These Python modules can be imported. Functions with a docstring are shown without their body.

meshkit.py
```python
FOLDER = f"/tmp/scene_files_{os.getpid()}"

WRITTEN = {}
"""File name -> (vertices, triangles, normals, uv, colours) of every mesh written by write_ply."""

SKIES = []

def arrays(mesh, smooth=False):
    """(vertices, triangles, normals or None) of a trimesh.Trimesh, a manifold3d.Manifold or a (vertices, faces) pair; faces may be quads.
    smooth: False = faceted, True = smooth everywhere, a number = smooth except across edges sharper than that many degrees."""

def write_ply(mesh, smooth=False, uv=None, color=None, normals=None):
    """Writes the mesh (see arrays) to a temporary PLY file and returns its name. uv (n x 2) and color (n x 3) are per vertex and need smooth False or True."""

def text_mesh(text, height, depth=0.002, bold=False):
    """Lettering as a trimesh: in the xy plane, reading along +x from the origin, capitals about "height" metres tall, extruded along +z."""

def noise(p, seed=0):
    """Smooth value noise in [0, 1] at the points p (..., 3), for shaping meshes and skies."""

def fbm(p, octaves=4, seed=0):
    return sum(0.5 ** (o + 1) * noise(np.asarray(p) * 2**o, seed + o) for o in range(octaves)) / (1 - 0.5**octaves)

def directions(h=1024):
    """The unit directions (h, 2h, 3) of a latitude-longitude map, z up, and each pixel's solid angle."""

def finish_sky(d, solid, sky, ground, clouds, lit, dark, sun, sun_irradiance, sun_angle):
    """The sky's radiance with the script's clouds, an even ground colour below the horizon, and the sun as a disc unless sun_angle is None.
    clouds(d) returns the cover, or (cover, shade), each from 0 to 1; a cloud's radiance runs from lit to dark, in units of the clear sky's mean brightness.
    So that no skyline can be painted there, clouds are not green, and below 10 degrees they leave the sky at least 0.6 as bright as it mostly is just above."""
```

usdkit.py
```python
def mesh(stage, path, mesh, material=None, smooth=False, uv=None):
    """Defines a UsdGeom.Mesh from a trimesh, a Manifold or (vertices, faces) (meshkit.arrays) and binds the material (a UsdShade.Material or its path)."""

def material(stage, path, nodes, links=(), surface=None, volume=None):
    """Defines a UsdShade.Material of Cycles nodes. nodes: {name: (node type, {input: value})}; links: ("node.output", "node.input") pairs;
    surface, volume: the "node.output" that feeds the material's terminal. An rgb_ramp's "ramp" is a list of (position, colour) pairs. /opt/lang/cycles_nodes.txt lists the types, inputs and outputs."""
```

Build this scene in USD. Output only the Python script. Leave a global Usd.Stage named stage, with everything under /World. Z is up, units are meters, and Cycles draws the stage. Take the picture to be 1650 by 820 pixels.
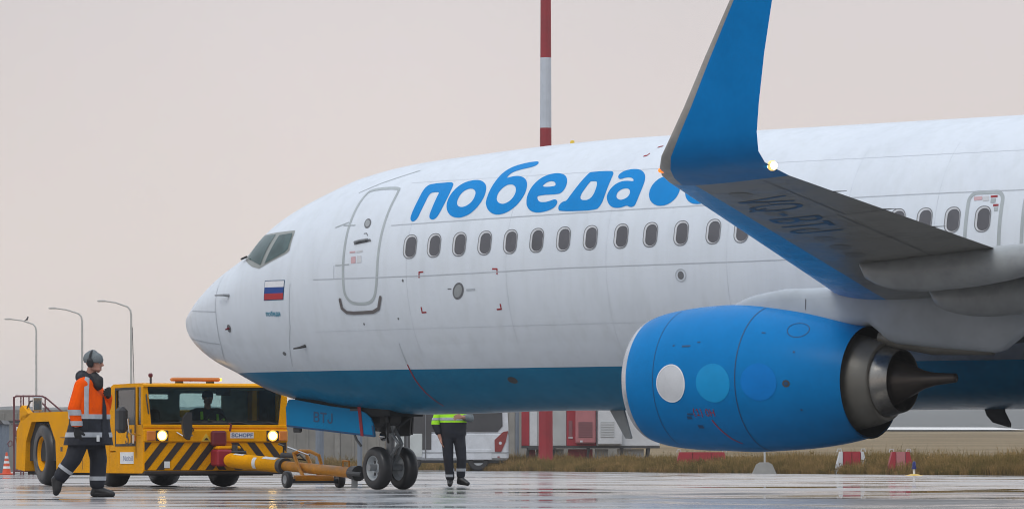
import math, random
import numpy as np, trimesh, manifold3d as m3, usdkit, meshkit
from scipy.interpolate import PchipInterpolator as Pch
from shapely.geometry import Polygon, LineString, box as sbox
from shapely import affinity
from shapely.ops import unary_union
from pxr import Usd, UsdGeom, UsdLux, UsdShade, Gf, Sdf, Vt

stage = Usd.Stage.CreateInMemory()
UsdGeom.SetStageUpAxis(stage, UsdGeom.Tokens.z)
UsdGeom.SetStageMetersPerUnit(stage, 1.0)
W = UsdGeom.Xform.Define(stage, '/World').GetPrim()
stage.SetDefaultPrim(W)
rng = np.random.default_rng(7); random.seed(7)
V = np.array

# ------------------------------------------------------------------ camera
CAM_H, FPX = 0.45, 7446.0
cam = UsdGeom.Camera.Define(stage, '/World/camera')
HA = 36.0
cam.CreateHorizontalApertureAttr(HA)
cam.CreateVerticalApertureAttr(HA * 508 / 1024)
cam.CreateFocalLengthAttr(FPX / 1650 * HA)
cam.CreateVerticalApertureOffsetAttr(332 / 1650 * HA)
cam.CreateClippingRangeAttr(Gf.Vec2f(1, 5000))
cam.AddTranslateOp().Set((0, 0, CAM_H)); cam.AddRotateXOp().Set(90)
cam.CreateExposureAttr(0.0)

# ------------------------------------------------------------------ sky and light
SUN_EL, SUN_AZ = math.radians(48), math.radians(215)      # azimuth = atan2(x, y)
usdkit.material(stage, '/World/Looks/sky_light', {
    'tc': ('texture_coordinate', {}), 'sep': ('separate_xyz', {}),
    'n': ('noise_texture', {'scale': 5.0, 'detail': 3, 'roughness': .45}),
    'nm': ('map_range', {'from_min': .3, 'from_max': .7, 'to_min': .94, 'to_max': 1.06}),
    'ramp': ('rgb_ramp', {'ramp': [(0, (8.2, 7.0, 6.3)), (.03, (7.9, 6.95, 6.45)), (.09, (7.15, 6.5, 6.4)), (.2, (5.9, 6.15, 6.55)), (.55, (7.9, 8.6, 9.7)), (1, (9.6, 10.5, 12.0))]}),
    'mul': ('mix_color', {'blend_type': 'multiply', 'fac': 1.0, 'use_clamp': False}),
    'sky': ('sky_texture', {'sky_type': 'single_scattering', 'sun_disc': False, 'sun_elevation': SUN_EL, 'sun_rotation': SUN_AZ}),
    'mix': ('mix_color', {'blend_type': 'mix', 'fac': .97, 'use_clamp': False}),
    'bg': ('background_shader', {'strength': .1})},
    [('tc.generated', 'sep.vector'), ('tc.generated', 'n.vector'), ('n.fac', 'nm.value'), ('sep.z', 'ramp.fac'),
     ('ramp.color', 'mul.a'), ('nm.result', 'mul.b'), ('sky.color', 'mix.a'), ('mul.result', 'mix.b'), ('mix.result', 'bg.color')], surface='bg.background')
dome = UsdLux.DomeLight.Define(stage, '/World/sky')
UsdShade.MaterialBindingAPI.Apply(dome.GetPrim()).Bind(UsdShade.Material.Get(stage, '/World/Looks/sky_light'))
dome.GetPrim().SetCustomDataByKey('kind', 'structure')
sun = UsdLux.DistantLight.Define(stage, '/World/sun')
sun.CreateNormalizeAttr(True); sun.CreateIntensityAttr(.22); sun.CreateAngleAttr(25); sun.CreateColorAttr(Gf.Vec3f(1, .96, .9))
sun.AddRotateZOp().Set(180 - math.degrees(SUN_AZ)); sun.AddRotateXOp().Set(90 - math.degrees(SUN_EL))
sun.GetPrim().SetCustomDataByKey('kind', 'structure')

# ------------------------------------------------------------------ materials
def mat(name, col, rough=.5, metal=0, var=.12, vs=2.0, bump=0, bs=30, spec=.5, coat=0, emit=None, es=0, rv=.25):
    c = V(col, float)
    nodes = {'geo': ('geometry', {}), 'n': ('noise_texture', {'scale': vs, 'detail': 5, 'roughness': .6}),
             'cr': ('rgb_ramp', {'ramp': [(.3, tuple(c * (1 - var))), (.7, tuple(np.minimum(c * (1 + var), .95)))]}),
             'rr': ('map_range', {'from_min': .3, 'from_max': .7, 'to_min': rough * (1 - rv), 'to_max': min(1, rough * (1 + rv))}),
             'p': ('principled_bsdf', {'metallic': metal, 'specular_ior_level': spec, 'coat_weight': coat, 'coat_roughness': .06})}
    links = [('geo.position', 'n.vector'), ('n.fac', 'cr.fac'), ('n.fac', 'rr.value'), ('cr.color', 'p.base_color'), ('rr.result', 'p.roughness')]
    if emit:
        nodes['p'][1].update(emission_color=emit, emission_strength=es)
    if bump:
        nodes['b'] = ('bump', {'strength': bump, 'distance': .02}); nodes['bn'] = ('noise_texture', {'scale': bs, 'detail': 4})
        links += [('geo.position', 'bn.vector'), ('bn.fac', 'b.height'), ('b.normal', 'p.normal')]
    return usdkit.material(stage, '/World/Looks/' + name, nodes, links, surface='p.BSDF')

def livery(name):
    """white aircraft skin, the belly below the cheat line blue, with faint rain streaks and dirt"""
    return usdkit.material(stage, '/World/Looks/' + name, {
        'geo': ('geometry', {}), 'sep': ('separate_xyz', {}), 'lt': ('math', {'math_type': 'less_than', 'value2': 1.852}),
        'mp': ('mapping', {'scale': (1., 1., .6)}), 'n': ('noise_texture', {'scale': 1.1, 'detail': 7, 'roughness': .6}),
        'w': ('rgb_ramp', {'ramp': [(.25, (.655, .70, .755)), (.5, (.70, .745, .80)), (.75, (.715, .76, .81))]}),
        'b': ('rgb_ramp', {'ramp': [(.3, (.001, .155, .30)), (.7, (.0015, .18, .345))]}),
        'mp2': ('mapping', {'scale': (3.2, 3.2, .22)}), 'n2': ('noise_texture', {'scale': 1.5, 'detail': 5, 'roughness': .6}), 'st': ('rgb_ramp', {'ramp': [(.3, (.94, .94, .93)), (.55, (1, 1, 1))]}), 'mz': ('mix_color', {'blend_type': 'multiply', 'fac': 1.0}),
        'mx': ('mix_color', {'blend_type': 'mix'}), 'rr': ('map_range', {'from_min': .3, 'from_max': .7, 'to_min': .22, 'to_max': .36}),
        'p': ('principled_bsdf', {'specular_ior_level': .22})},
        [('geo.position', 'sep.vector'), ('sep.z', 'lt.value1'), ('geo.position', 'mp.vector'), ('mp.vector', 'n.vector'), ('n.fac', 'w.fac'), ('n.fac', 'b.fac'),
         ('lt.value', 'mx.fac'), ('w.color', 'mx.a'), ('b.color', 'mx.b'), ('mx.result', 'mz.a'), ('geo.position', 'mp2.vector'), ('mp2.vector', 'n2.vector'), ('n2.fac', 'st.fac'), ('st.color', 'mz.b'), ('mz.result', 'p.base_color'), ('n.fac', 'rr.value'), ('rr.result', 'p.roughness')], surface='p.BSDF')

def glass(name, tint=(.75, .82, .82), ior=1.5):
    return usdkit.material(stage, '/World/Looks/' + name, {
        't': ('transparent_bsdf', {'color': tint}), 'g': ('glossy_bsdf', {'color': (.95, .95, .95), 'roughness': .03}),
        'f': ('fresnel', {'IOR': ior}), 'm': ('mix_closure', {})}, [('f.fac', 'm.fac'), ('t.BSDF', 'm.closure1'), ('g.BSDF', 'm.closure2')], surface='m.closure')

def leaves(name, a, b, c):
    return usdkit.material(stage, '/World/Looks/' + name, {
        'oi': ('object_info', {}), 'geo': ('geometry', {}), 'n': ('noise_texture', {'scale': .35, 'detail': 3}),
        'ad': ('math', {'math_type': 'add', 'value2': 0}), 'sc': ('math', {'math_type': 'multiply', 'value2': .55}), 'sc2': ('math', {'math_type': 'multiply', 'value2': .45}),
        'r': ('rgb_ramp', {'ramp': [(.15, a), (.45, b), (.75, c)]}),
        'd': ('diffuse_bsdf', {}), 't': ('translucent_bsdf', {}), 'm': ('mix_closure', {'fac': .3})},
        [('geo.position', 'n.vector'), ('n.fac', 'sc.value1'), ('oi.random', 'sc2.value1'), ('sc.value', 'ad.value1'), ('sc2.value', 'ad.value2'), ('ad.value', 'r.fac'),
         ('r.color', 'd.color'), ('r.color', 't.color'), ('d.BSDF', 'm.closure1'), ('t.BSDF', 'm.closure2')], surface='m.closure')

M = {}
def mk(name, *a, **k): M[name] = mat(name, *a, **k)
M['skin_livery'] = livery('aircraft_skin')
M['glass'] = glass('cab_glass', (.80, .90, .90), 1.55)
mk('white_paint', (.74, .75, .77), .3, coat=.2)
mk('grey_paint', (.31, .325, .33), .35, vs=3)
mk('wing_panel', (.19, .187, .17), .4)
mk('pylon_paint', (.40, .435, .47), .35, vs=1.5, spec=.3)
mk('wing_grey', (.24, .235, .215), .36, vs=1.2, var=.15)
mk('metal_edge', (.36, .35, .33), .3, metal=.6)
mk('livery_reflection_blue', (.0, .26, .66), .3, spec=.3, var=.05)  # painted reflection of the blue livery under the wing
mk('door_blue', (.0, .205, .43), .35, spec=.12, var=.05)
mk('wing_blue', (.0, .185, .50), .35, spec=.1, var=.06)
mk('nacelle_blue', (.0, .19, .50), .33, spec=.09, vs=1.5, var=.06)
mk('letter_blue', (.0, .23, .60), .45, spec=.15, var=.05)
mk('dot_light_blue', (.004, .29, .62), .35, spec=.2, var=.06)
mk('dot_mid_blue', (.003, .195, .585), .35, spec=.1, var=.06)
mk('dark_blue', (.006, .07, .17), .35)
mk('lap', (.60, .64, .69), .5)
mk('seam', (.47, .505, .545), .5)
mk('seam_blue', (.004, .06, .16), .5)
mk('door_grey', (.40, .44, .45), .4)
mk('frame_dark', (.15, .155, .165), .4)
mk('bezel', (.60, .61, .63), .35)
mk('pane_dark', (.10, .098, .108), .2)
mk('cockpit_glass', (.05, .085, .082), .08, var=.45, vs=2.6)
mk('frame_metal', (.30, .31, .29), .35, metal=.3)
mk('scuff', (.17, .155, .155), .4, metal=.4)
mk('red_mark', (.32, .015, .02), .45)
mk('pale_red', (.62, .40, .42), .5)
mk('flag_white', (.78, .78, .8), .4); mk('flag_blue', (.012, .06, .27), .4); mk('flag_red', (.42, .03, .035), .4)
mk('teal', (.02, .22, .33), .5)
mk('core_metal', (.20, .19, .165), .45, metal=.3)
mk('ring_metal', (.30, .285, .26), .3, metal=.95)
mk('plug_metal', (.085, .07, .06), .4, metal=.7)
mk('lip_metal', (.62, .61, .63), .25, metal=.8)
mk('black', (.012, .012, .013), .6)
mk('dark_void', (.02, .022, .024), .8)
mk('strut', (.26, .27, .28), .38, metal=.3)
mk('gear_dark', (.05, .05, .052), .5)
mk('rubber', (.022, .022, .024), .42, vs=6)
mk('rim_grey', (.42, .45, .47), .35)
mk('tape_red', (.30, .012, .025), .6)
mk('yellow', (.78, .335, .0), .5, vs=2.5, var=.10, spec=.03)
mk('bar_yellow', (.58, .23, .015), .45, vs=5, var=.22, spec=.3)
mk('orange_lens', (.60, .19, .035), .3)
mk('stripe_black', (.035, .024, .02), .5)
mk('dark_red', (.14, .012, .02), .5)
mk('cab_inside', (.34, .40, .41), .8)
mk('cab_trim', (.025, .025, .027), .6)
mk('seat_cloth', (.05, .055, .06), .85)
mk('label_white', (.75, .76, .76), .4)
mk('label_blue', (.02, .07, .26), .4)
mk('warn_yellow', (.70, .48, .05), .4)
mk('chrome', (.6, .6, .6), .2, metal=1)
mk('headlight', (.9, .8, .6), .3, emit=(1, .62, .16), es=14)
mk('strobe', (.9, .9, .9), .3, emit=(1, .9, .66), es=9)
mk('strobe_glow', (.9, .7, .3), .3, emit=(1, .56, .12), es=1.05)
mk('lamp_rim', (.9, .6, .2), .3, emit=(1, .45, .04), es=1.1)
mk('nav_red', (.8, .12, .02), .3, emit=(1, .19, .02), es=1.6)
mk('beacon_glow', (.8, .4, .05), .3, emit=(1, .5, .05), es=3)
mk('mirror_glass', (.45, .47, .47), .05, metal=.9)
mk('hivis_orange', (.95, .095, .0), .8, spec=.1, var=.14, vs=7, bump=.5, bs=9)
mk('hivis_lime', (.40, .90, .012), .7, var=.1, vs=9, bump=.4, bs=9)
mk('reflective', (.42, .44, .47), .35, vs=10, var=.15)
mk('navy', (.012, .014, .022), .75, vs=8, var=.3, bump=.5, bs=9)
mk('boot', (.012, .012, .013), .42)
mk('glove', (.014, .014, .016), .7)
mk('knit', (.17, .195, .205), .9, bump=.6, bs=60)
mk('human_skin', (.42, .21, .15), .5, var=.1, vs=9)
mk('hair', (.03, .025, .02), .7)
mk('concrete_wall', (.22, .215, .20), .85, var=.2, vs=.8)
mk('concrete', (.24, .235, .22), .85, var=.15, vs=3)
mk('steel_post', (.16, .185, .22), .6)
mk('bus_white', (.62, .65, .69), .35)
mk('bus_glass', (.045, .047, .052), .14)
mk('bus_panel', (.52, .55, .54), .4)
mk('bus_red', (.24, .028, .025), .35)
mk('mast_red', (.27, .014, .022), .55, vs=1, var=.2)
mk('mast_white', (.50, .54, .60), .5, vs=1)
mk('box_red', (.36, .02, .035), .5, vs=1)
mk('box_pink', (.44, .16, .17), .5, vs=1)
mk('box_grille', (.24, .095, .105), .6, vs=1)
mk('box_white', (.62, .64, .66), .5, vs=1)
mk('box_grey', (.42, .44, .44), .6, vs=1)
mk('lamp_steel', (.46, .46, .45), .55)
mk('cone_orange', (.68, .085, .025), .5)
mk('rail_red', (.15, .045, .05), .5)
mk('shed', (.14, .17, .21), .7)
mk('far_strip', (.75, .73, .70), .8)
mk('edge_blue', (.012, .02, .15), .2); mk('edge_yellow', (.72, .45, .03), .4)
mk('forest', (.03, .034, .026), .9, var=.4, vs=.3)
M['weeds'] = leaves('weeds', (.075, .075, .02), (.19, .13, .042), (.33, .21, .085))

def ground_material(name, a, b, c, vs):
    return usdkit.material(stage, '/World/Looks/' + name, {
        'geo': ('geometry', {}), 'n': ('noise_texture', {'scale': vs, 'detail': 8, 'roughness': .6}),
        'r': ('rgb_ramp', {'ramp': [(.3, a), (.5, b), (.7, c)]}), 'p': ('principled_bsdf', {'roughness': .95, 'specular_ior_level': .1})},
        [('geo.position', 'n.vector'), ('n.fac', 'r.fac'), ('r.color', 'p.base_color')], surface='p.BSDF')
M['field'] = ground_material('dry_field', (.14, .10, .045), (.22, .16, .085), (.28, .215, .13), .05)
# wet concrete: standing water where the noise is low, merely damp and rougher where it is high
usdkit.material(stage, '/World/Looks/wet_apron', {
    'geo': ('geometry', {}), 'n': ('noise_texture', {'scale': .22, 'detail': 8, 'roughness': .62, 'distortion': .8}),
    'n2': ('noise_texture', {'scale': 1.4, 'detail': 6, 'roughness': .65}), 'n3': ('noise_texture', {'scale': .9, 'detail': 3}), 'n4': ('noise_texture', {'scale': .45, 'detail': 5, 'roughness': .6}),
    'wet': ('map_range', {'from_min': .44, 'from_max': .56, 'to_min': 0, 'to_max': 1}),
    'c1': ('rgb_ramp', {'ramp': [(.3, (.24, .235, .23)), (.7, (.38, .37, .36))]}),
    'c2': ('rgb_ramp', {'ramp': [(.3, (.07, .07, .074)), (.7, (.13, .13, .13))]}),
    'cm': ('mix_color', {'blend_type': 'mix'}), 'rm': ('map_range', {'to_min': .07, 'to_max': .27}),
    'bs': ('map_range', {'to_min': .006, 'to_max': .05}), 'b': ('bump', {'distance': .02}),
    'p': ('principled_bsdf', {'specular_ior_level': .5})},
    [('geo.position', 'n.vector'), ('geo.position', 'n2.vector'), ('geo.position', 'n3.vector'), ('geo.position', 'n4.vector'), ('n.fac', 'wet.value'), ('n2.fac', 'c1.fac'), ('n4.fac', 'c2.fac'), ('wet.result', 'cm.fac'), ('c2.color', 'cm.a'), ('c1.color', 'cm.b'),
     ('cm.result', 'p.base_color'), ('wet.result', 'rm.value'), ('rm.result', 'p.roughness'), ('wet.result', 'bs.value'), ('bs.result', 'b.strength'), ('n3.fac', 'b.height'), ('b.normal', 'p.normal')], surface='p.BSDF')
M['apron'] = UsdShade.Material.Get(stage, '/World/Looks/wet_apron')

# ------------------------------------------------------------------ object helpers
TAKEN = set()
def free(path):
    k, p = 0, path
    while p in TAKEN:
        k += 1; p = f'{path}_{k:03d}'
    TAKEN.add(p); return p
def path_of(o):
    return '/World' if o is None else str(o.GetPath())
def data(prim, **k):
    for a, b in k.items():
        if b: prim.SetCustomDataByKey(a, b)
    return prim
def obj(name, mesh, material, parent=None, smooth=35, label=None):
    if isinstance(mesh, list): mesh = trimesh.util.concatenate(mesh)
    p = usdkit.mesh(stage, free(path_of(parent) + '/' + name), mesh, M[material], smooth).GetPrim()
    return data(p, label=label)
def thing(name, label, cat, loc=(0, 0, 0), rotz=0, group=None):
    x = UsdGeom.Xform.Define(stage, free('/World/' + name))
    x.AddTranslateOp().Set(tuple(map(float, loc))); x.AddRotateZOp().Set(float(rotz))
    return data(x.GetPrim(), label=label, category=cat, group=group)
def dup(root, label, loc, rotz=0, group=None, scale=None):
    was = root.GetCustomData()
    base = root.GetName()
    r = thing(base, label, was['category'], loc, rotz, group or was.get('group'))
    if scale: UsdGeom.Xformable(r).AddScaleOp().Set(scale)
    r.GetReferences().AddInternalReference(root.GetPath()); r.SetInstanceable(True)
    return r
def copy_part(parent, src, name, loc):
    p = UsdGeom.Xform.Define(stage, free(path_of(parent) + '/' + name)); p.AddTranslateOp().Set(tuple(map(float, loc)))
    p.GetPrim().GetReferences().AddInternalReference(src.GetPath()); return p.GetPrim()

# ------------------------------------------------------------------ shapes
def box(x0, x1, y0, y1, z0, z1, c=0):
    lo, hi = V([x0, y0, z0], float), V([x1, y1, z1], float)
    if c <= 0:
        return trimesh.creation.box(extents=hi - lo, transform=trimesh.transformations.translation_matrix((lo + hi) / 2))
    c = min(c, (hi - lo).min() * .45); pts = []
    for i in range(8):
        s = V([(i >> k) & 1 for k in range(3)]); k = np.where(s, hi, lo); d = np.where(s, -c, c)
        for a in range(3):
            q = k + d; q[a] = k[a]; pts.append(q)
    return trimesh.Trimesh(pts, process=False).convex_hull
def frame(axis):
    a = V(axis, float); a /= np.linalg.norm(a)
    u = np.cross(a, [0, 0, 1] if abs(a[2]) < .9 else [1, 0, 0]); u /= np.linalg.norm(u)
    return a, u, np.cross(a, u)
def sweep(path, radii, n=10, cap=True):
    P = V(path, float); R = np.broadcast_to(radii, len(P)); vs = []
    t = np.gradient(P, axis=0)
    a, u, v = frame(t[0])
    for i, p in enumerate(P):
        a = t[i] / np.linalg.norm(t[i]); u = u - a * (u @ a); u /= np.linalg.norm(u); v = np.cross(a, u)
        th = np.arange(n) / n * 2 * np.pi
        vs.append(p + R[i] * (np.cos(th)[:, None] * u + np.sin(th)[:, None] * v))
    return grid_mesh(V(vs), cap=cap)
def grid_mesh(G, cap=False, wrap=True, flip=False):
    """G (rows, n, 3): rings joined into a tube"""
    r, n = G.shape[:2]; v = G.reshape(-1, 3); f = []
    k = n if wrap else n - 1
    for i in range(r - 1):
        a = i * n + np.arange(k); b = i * n + (np.arange(k) + 1) % n
        f += [np.stack([a, b, b + n], 1), np.stack([a, b + n, a + n], 1)]
    f = np.vstack(f)
    if cap:
        m = len(v); v = np.vstack([v, G[0].mean(0), G[-1].mean(0)])
        a = np.arange(n); b = (a + 1) % n
        f = np.vstack([f, np.stack([b, a, a * 0 + m], 1), np.stack([a + (r - 1) * n, b + (r - 1) * n, a * 0 + m + 1], 1)])
    if flip: f = f[:, ::-1]
    return trimesh.Trimesh(v, f, process=False)
def cyl(p, q, r, r2=None, n=14):
    return sweep([p, q], [r, r if r2 is None else r2], n)
def lathe(prof, centre, axis, n=32):
    """prof [(radius, along axis)]"""
    a, u, v = frame(axis); th = np.arange(n) / n * 2 * np.pi
    d = np.cos(th)[:, None] * u + np.sin(th)[:, None] * v
    return grid_mesh(V([V(centre) + a * h + d * max(r, 1e-4) for r, h in prof]))
def prism(pts, d0, d1, plane='xz'):
    """polygon (or shapely shape) in a plane, extruded between two depths of the remaining axis"""
    g = pts if hasattr(pts, 'geom_type') else Polygon(pts)
    out = []
    for q in getattr(g, 'geoms', [g]):
        if q.is_empty or q.area < 1e-7: continue
        t = trimesh.creation.extrude_polygon(q, abs(d1 - d0), engine='earcut'); a = t.vertices.copy(); h = a[:, 2] + min(d0, d1)
        t.vertices = {'xz': np.stack([a[:, 0], h, a[:, 1]], 1), 'yz': np.stack([h, a[:, 0], a[:, 1]], 1), 'xy': np.stack([a[:, 0], a[:, 1], h], 1)}[plane]
        t.fix_normals(); out.append(t)
    return trimesh.util.concatenate(out)
def rrect(x0, x1, y0, y1, r, k=5):
    return sbox(x0 + r, y0 + r, x1 - r, y1 - r).buffer(r, quad_segs=k)
def chaikin(p, it=2):
    p = V(p, float)
    for _ in range(it):
        q = np.roll(p, -1, 0); p = np.stack([.75 * p + .25 * q, .25 * p + .75 * q], 1).reshape(-1, 2)
    return p
def drape(poly, fn, cell=.12):
    """triangulates a flat shape in (a, b) cell by cell and lays it on a surface fn(a, b) -> points"""
    out = []
    for g in getattr(poly, 'geoms', [poly]):
        if g.is_empty: continue
        x0, y0, x1, y1 = g.bounds
        for i in range(int(np.floor(x0 / cell)), int(np.ceil(x1 / cell))):
            for j in range(int(np.floor(y0 / cell)), int(np.ceil(y1 / cell))):
                q = g.intersection(sbox(i * cell, j * cell, (i + 1) * cell, (j + 1) * cell))
                for s in getattr(q, 'geoms', [q]):
                    if s.geom_type == 'Polygon' and s.area > 1e-8:
                        v, f = trimesh.creation.triangulate_polygon(s, engine='earcut')
                        out.append(trimesh.Trimesh(fn(v[:, 0], v[:, 1]), f, process=False))
    t = trimesh.util.concatenate(out); t.merge_vertices(); return t
def text_shape(text, h, bold=False):
    """the lettering of meshkit as a flat trimesh (front faces only)"""
    t = meshkit.text_mesh(text, h, .002, bold)
    keep = t.face_normals[:, 2] > .5
    t = trimesh.Trimesh(t.vertices, t.faces[keep], process=False); t.remove_unreferenced_vertices(); return t
def solid(t):
    return m3.Manifold(m3.Mesh(V(t.vertices, np.float32), V(t.faces, np.uint32)))
def tri(m):
    k = m.to_mesh(); return trimesh.Trimesh(k.vert_properties[:, :3], k.tri_verts, process=False)
def ball(p, r, n=14): return m3.Manifold.sphere(float(r), n).translate([float(x) for x in p])
def flesh(bones, grow=0, seg=.03, it=8, n=14):
    """each bone is a hull of spheres [(point, radius), ...]; all are joined and smoothed into one skin"""
    ms = []
    for b in bones:
        ms.append(m3.Manifold.batch_hull([ball(p, r + grow, n) for p, r in b]))
    m = m3.Manifold.batch_boolean(ms, m3.OpType.Add).refine_to_length(seg)
    t = tri(m); t.merge_vertices()
    if it: trimesh.smoothing.filter_taubin(t, iterations=it)
    return t
def clip(t, lo, hi):
    lo, hi = V(lo, float), V(hi, float)
    c = m3.Manifold.cube((hi - lo).tolist()).translate(lo.tolist())
    return tri(solid(t) ^ c)

# ------------------------------------------------------------------ the ground
EDGE = [(-420, 223), (-5.5, 223), (15.5, 140), (48, 30), (60, -60)]        # where the apron ends and the grass begins
def sheet(name, poly, z, m, cell=None, fn=None):
    g = Polygon(poly)
    if cell:
        t = drape(g, fn, cell)
    else:
        v, f = trimesh.creation.triangulate_polygon(g, engine='earcut'); t = trimesh.Trimesh(np.c_[v, np.full(len(v), z)], f, process=False)
    if t.face_normals[:, 2].mean() < 0: t.invert()
    return data(obj(name, t, m, None, True), kind='structure')
sheet('apron', EDGE + [(-420, -60)], 0, 'apron')
def terrain(x, y):
    x, y = V(x, float), V(y, float)
    k = np.clip((y - 275) / 330, 0, 1)
    return np.stack([x, y, -.03 + 4.65 * k + .12 * (meshkit.fbm(np.stack([x / 9, y / 9, 0 * x], -1)) - .5) * np.clip((y - 225) / 40, 0, 1)], -1)
sheet('dry_grass_field', [(-5.6, 222), (15, 139), (47, 29), (59, -60), (2200, -60), (2200, 3700), (-2200, 3700), (-2200, 222)], 0, 'field', 45, terrain)
g_ = drape(Polygon([(-300, 562), (63, 562), (63, 606), (-300, 606)]), lambda x, y: terrain(x, y) + V([0, 0, .22]), 11)
data(obj('far_runway', g_, 'far_strip', None, True), kind='structure')

# ------------------------------------------------------------------ the airliner (x aft of the nose, y to its left, z up; mirrored into the right-handed frame of its Xform)
TH = 37
PLANE = thing('airliner', 'white and blue twin-jet passenger airliner being pushed back, its left side towards us', 'airliner', (-5.24, 75.5, 0), -TH)
def L(mesh):
    if isinstance(mesh, list): mesh = trimesh.util.concatenate(mesh)
    t = mesh.copy(); t.vertices = t.vertices * V([1, -1, 1]); t.faces = t.faces[:, ::-1]; return t
def part(name, mesh, material, parent=PLANE, smooth=35, label=None):
    return obj(name, L(mesh), material, parent, smooth, label)
KX = V([0, .3, .8, 1.3, 1.7, 2.1, 2.5, 3, 3.5, 4, 5, 6, 7.5, 9, 12, 17, 24, 28, 32, 36, 38.6])
KT = V([2.66, 2.88, 3.279, 3.585, 3.774, 3.99, 4.367, 4.611, 4.795, 4.953, 5.115, 5.193, 5.289, 5.341, 5.361, 5.385, 5.40, 5.40, 5.33, 5.1, 4.75])
KB = V([2.66, 2.272, 1.995, 1.802, 1.631, 1.484, 1.398, 1.349, 1.268, 1.226, 1.176, 1.188, 1.218, 1.216, 1.22, 1.227, 1.24, 1.65, 2.45, 3.45, 4.2])
top_, bot_ = Pch(np.sqrt(KX), KT), Pch(np.sqrt(KX), KB)
hw_ = Pch(np.sqrt([0, .03, .1, .25, .5, .75, 1, 1.5, 2, 2.5, 3, 4, 5, 6, 7, 24, 28, 32, 36, 38.6]), V([0, .12, .24, .41, .63, .81, .96, 1.21, 1.40, 1.54, 1.65, 1.79, 1.86, 1.88, 1.88, 1.88, 1.72, 1.28, .68, .25]) * 1.027)
mid_ = lambda x: np.interp(x, [0, 1, 3, 5, 6.5, 24, 32, 38.6], [2.69, 2.85, 3.2, 3.38, 3.41, 3.41, 3.9, 4.45])
def section(x, t):
    """t: angle from the left-hand horizontal, positive upwards"""
    q = np.sqrt(np.maximum(x, 0)); C = mid_(x); C = np.where(x < .02, 2.66, C)
    s = np.sin(t); up = top_(q) - C; dn = C - bot_(q)
    return np.stack([x + 0 * t, hw_(q) * np.cos(t), C + np.where(s > 0, up, dn) * s], -1)
def skin(x, z, off=0.004):
    """the point of the left skin at station x and height z, lifted a little"""
    x, z = np.maximum(V(x, float), .01), V(z, float); q = np.sqrt(x); C = mid_(x)
    k = np.where(z > C, (z - C) / (top_(q) - C), (z - C) / (C - bot_(q))); t = np.arcsin(np.clip(k, -.9995, .9995))
    p = section(x, t); dt = section(x, t + 1e-3) - p; dx = section(x + 1e-3, t) - p
    n = np.cross(dt, dx); n /= np.linalg.norm(n, axis=-1, keepdims=True)
    n = np.where((n * (p - V([4, 0, 3.3]))).sum(-1, keepdims=True) * 0 + n[..., 1:2] < 0, -n, n)
    return p + n * off
xs = np.unique(np.concatenate([np.linspace(0, 1, 34) ** 2 * 2.2, np.linspace(2.2, 8, 75), np.linspace(8, 38.6, 70)]))
th = np.linspace(0, 2 * np.pi, 112, endpoint=False)
fus = grid_mesh(V([section(np.full_like(th, x), th) for x in xs]), cap=True)
if fus.volume < 0: fus.invert()
FUS = part('fuselage', fus, 'skin_livery', smooth=True)
def decal(name, shape, m, off=.004, parent=None, cell=.1, label=None):
    t = drape(shape, lambda a, b: skin(a, b, off), cell)
    if (t.face_normals[:, 1] * t.area_faces).sum() < 0: t.invert()
    return part(name, t, m, parent or FUS, True, label)
def line(pts, w): return LineString(pts).buffer(w / 2, cap_style=2, join_style=1)
def tube_line(pts, w): return LineString(pts).buffer(w / 2)
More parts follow.
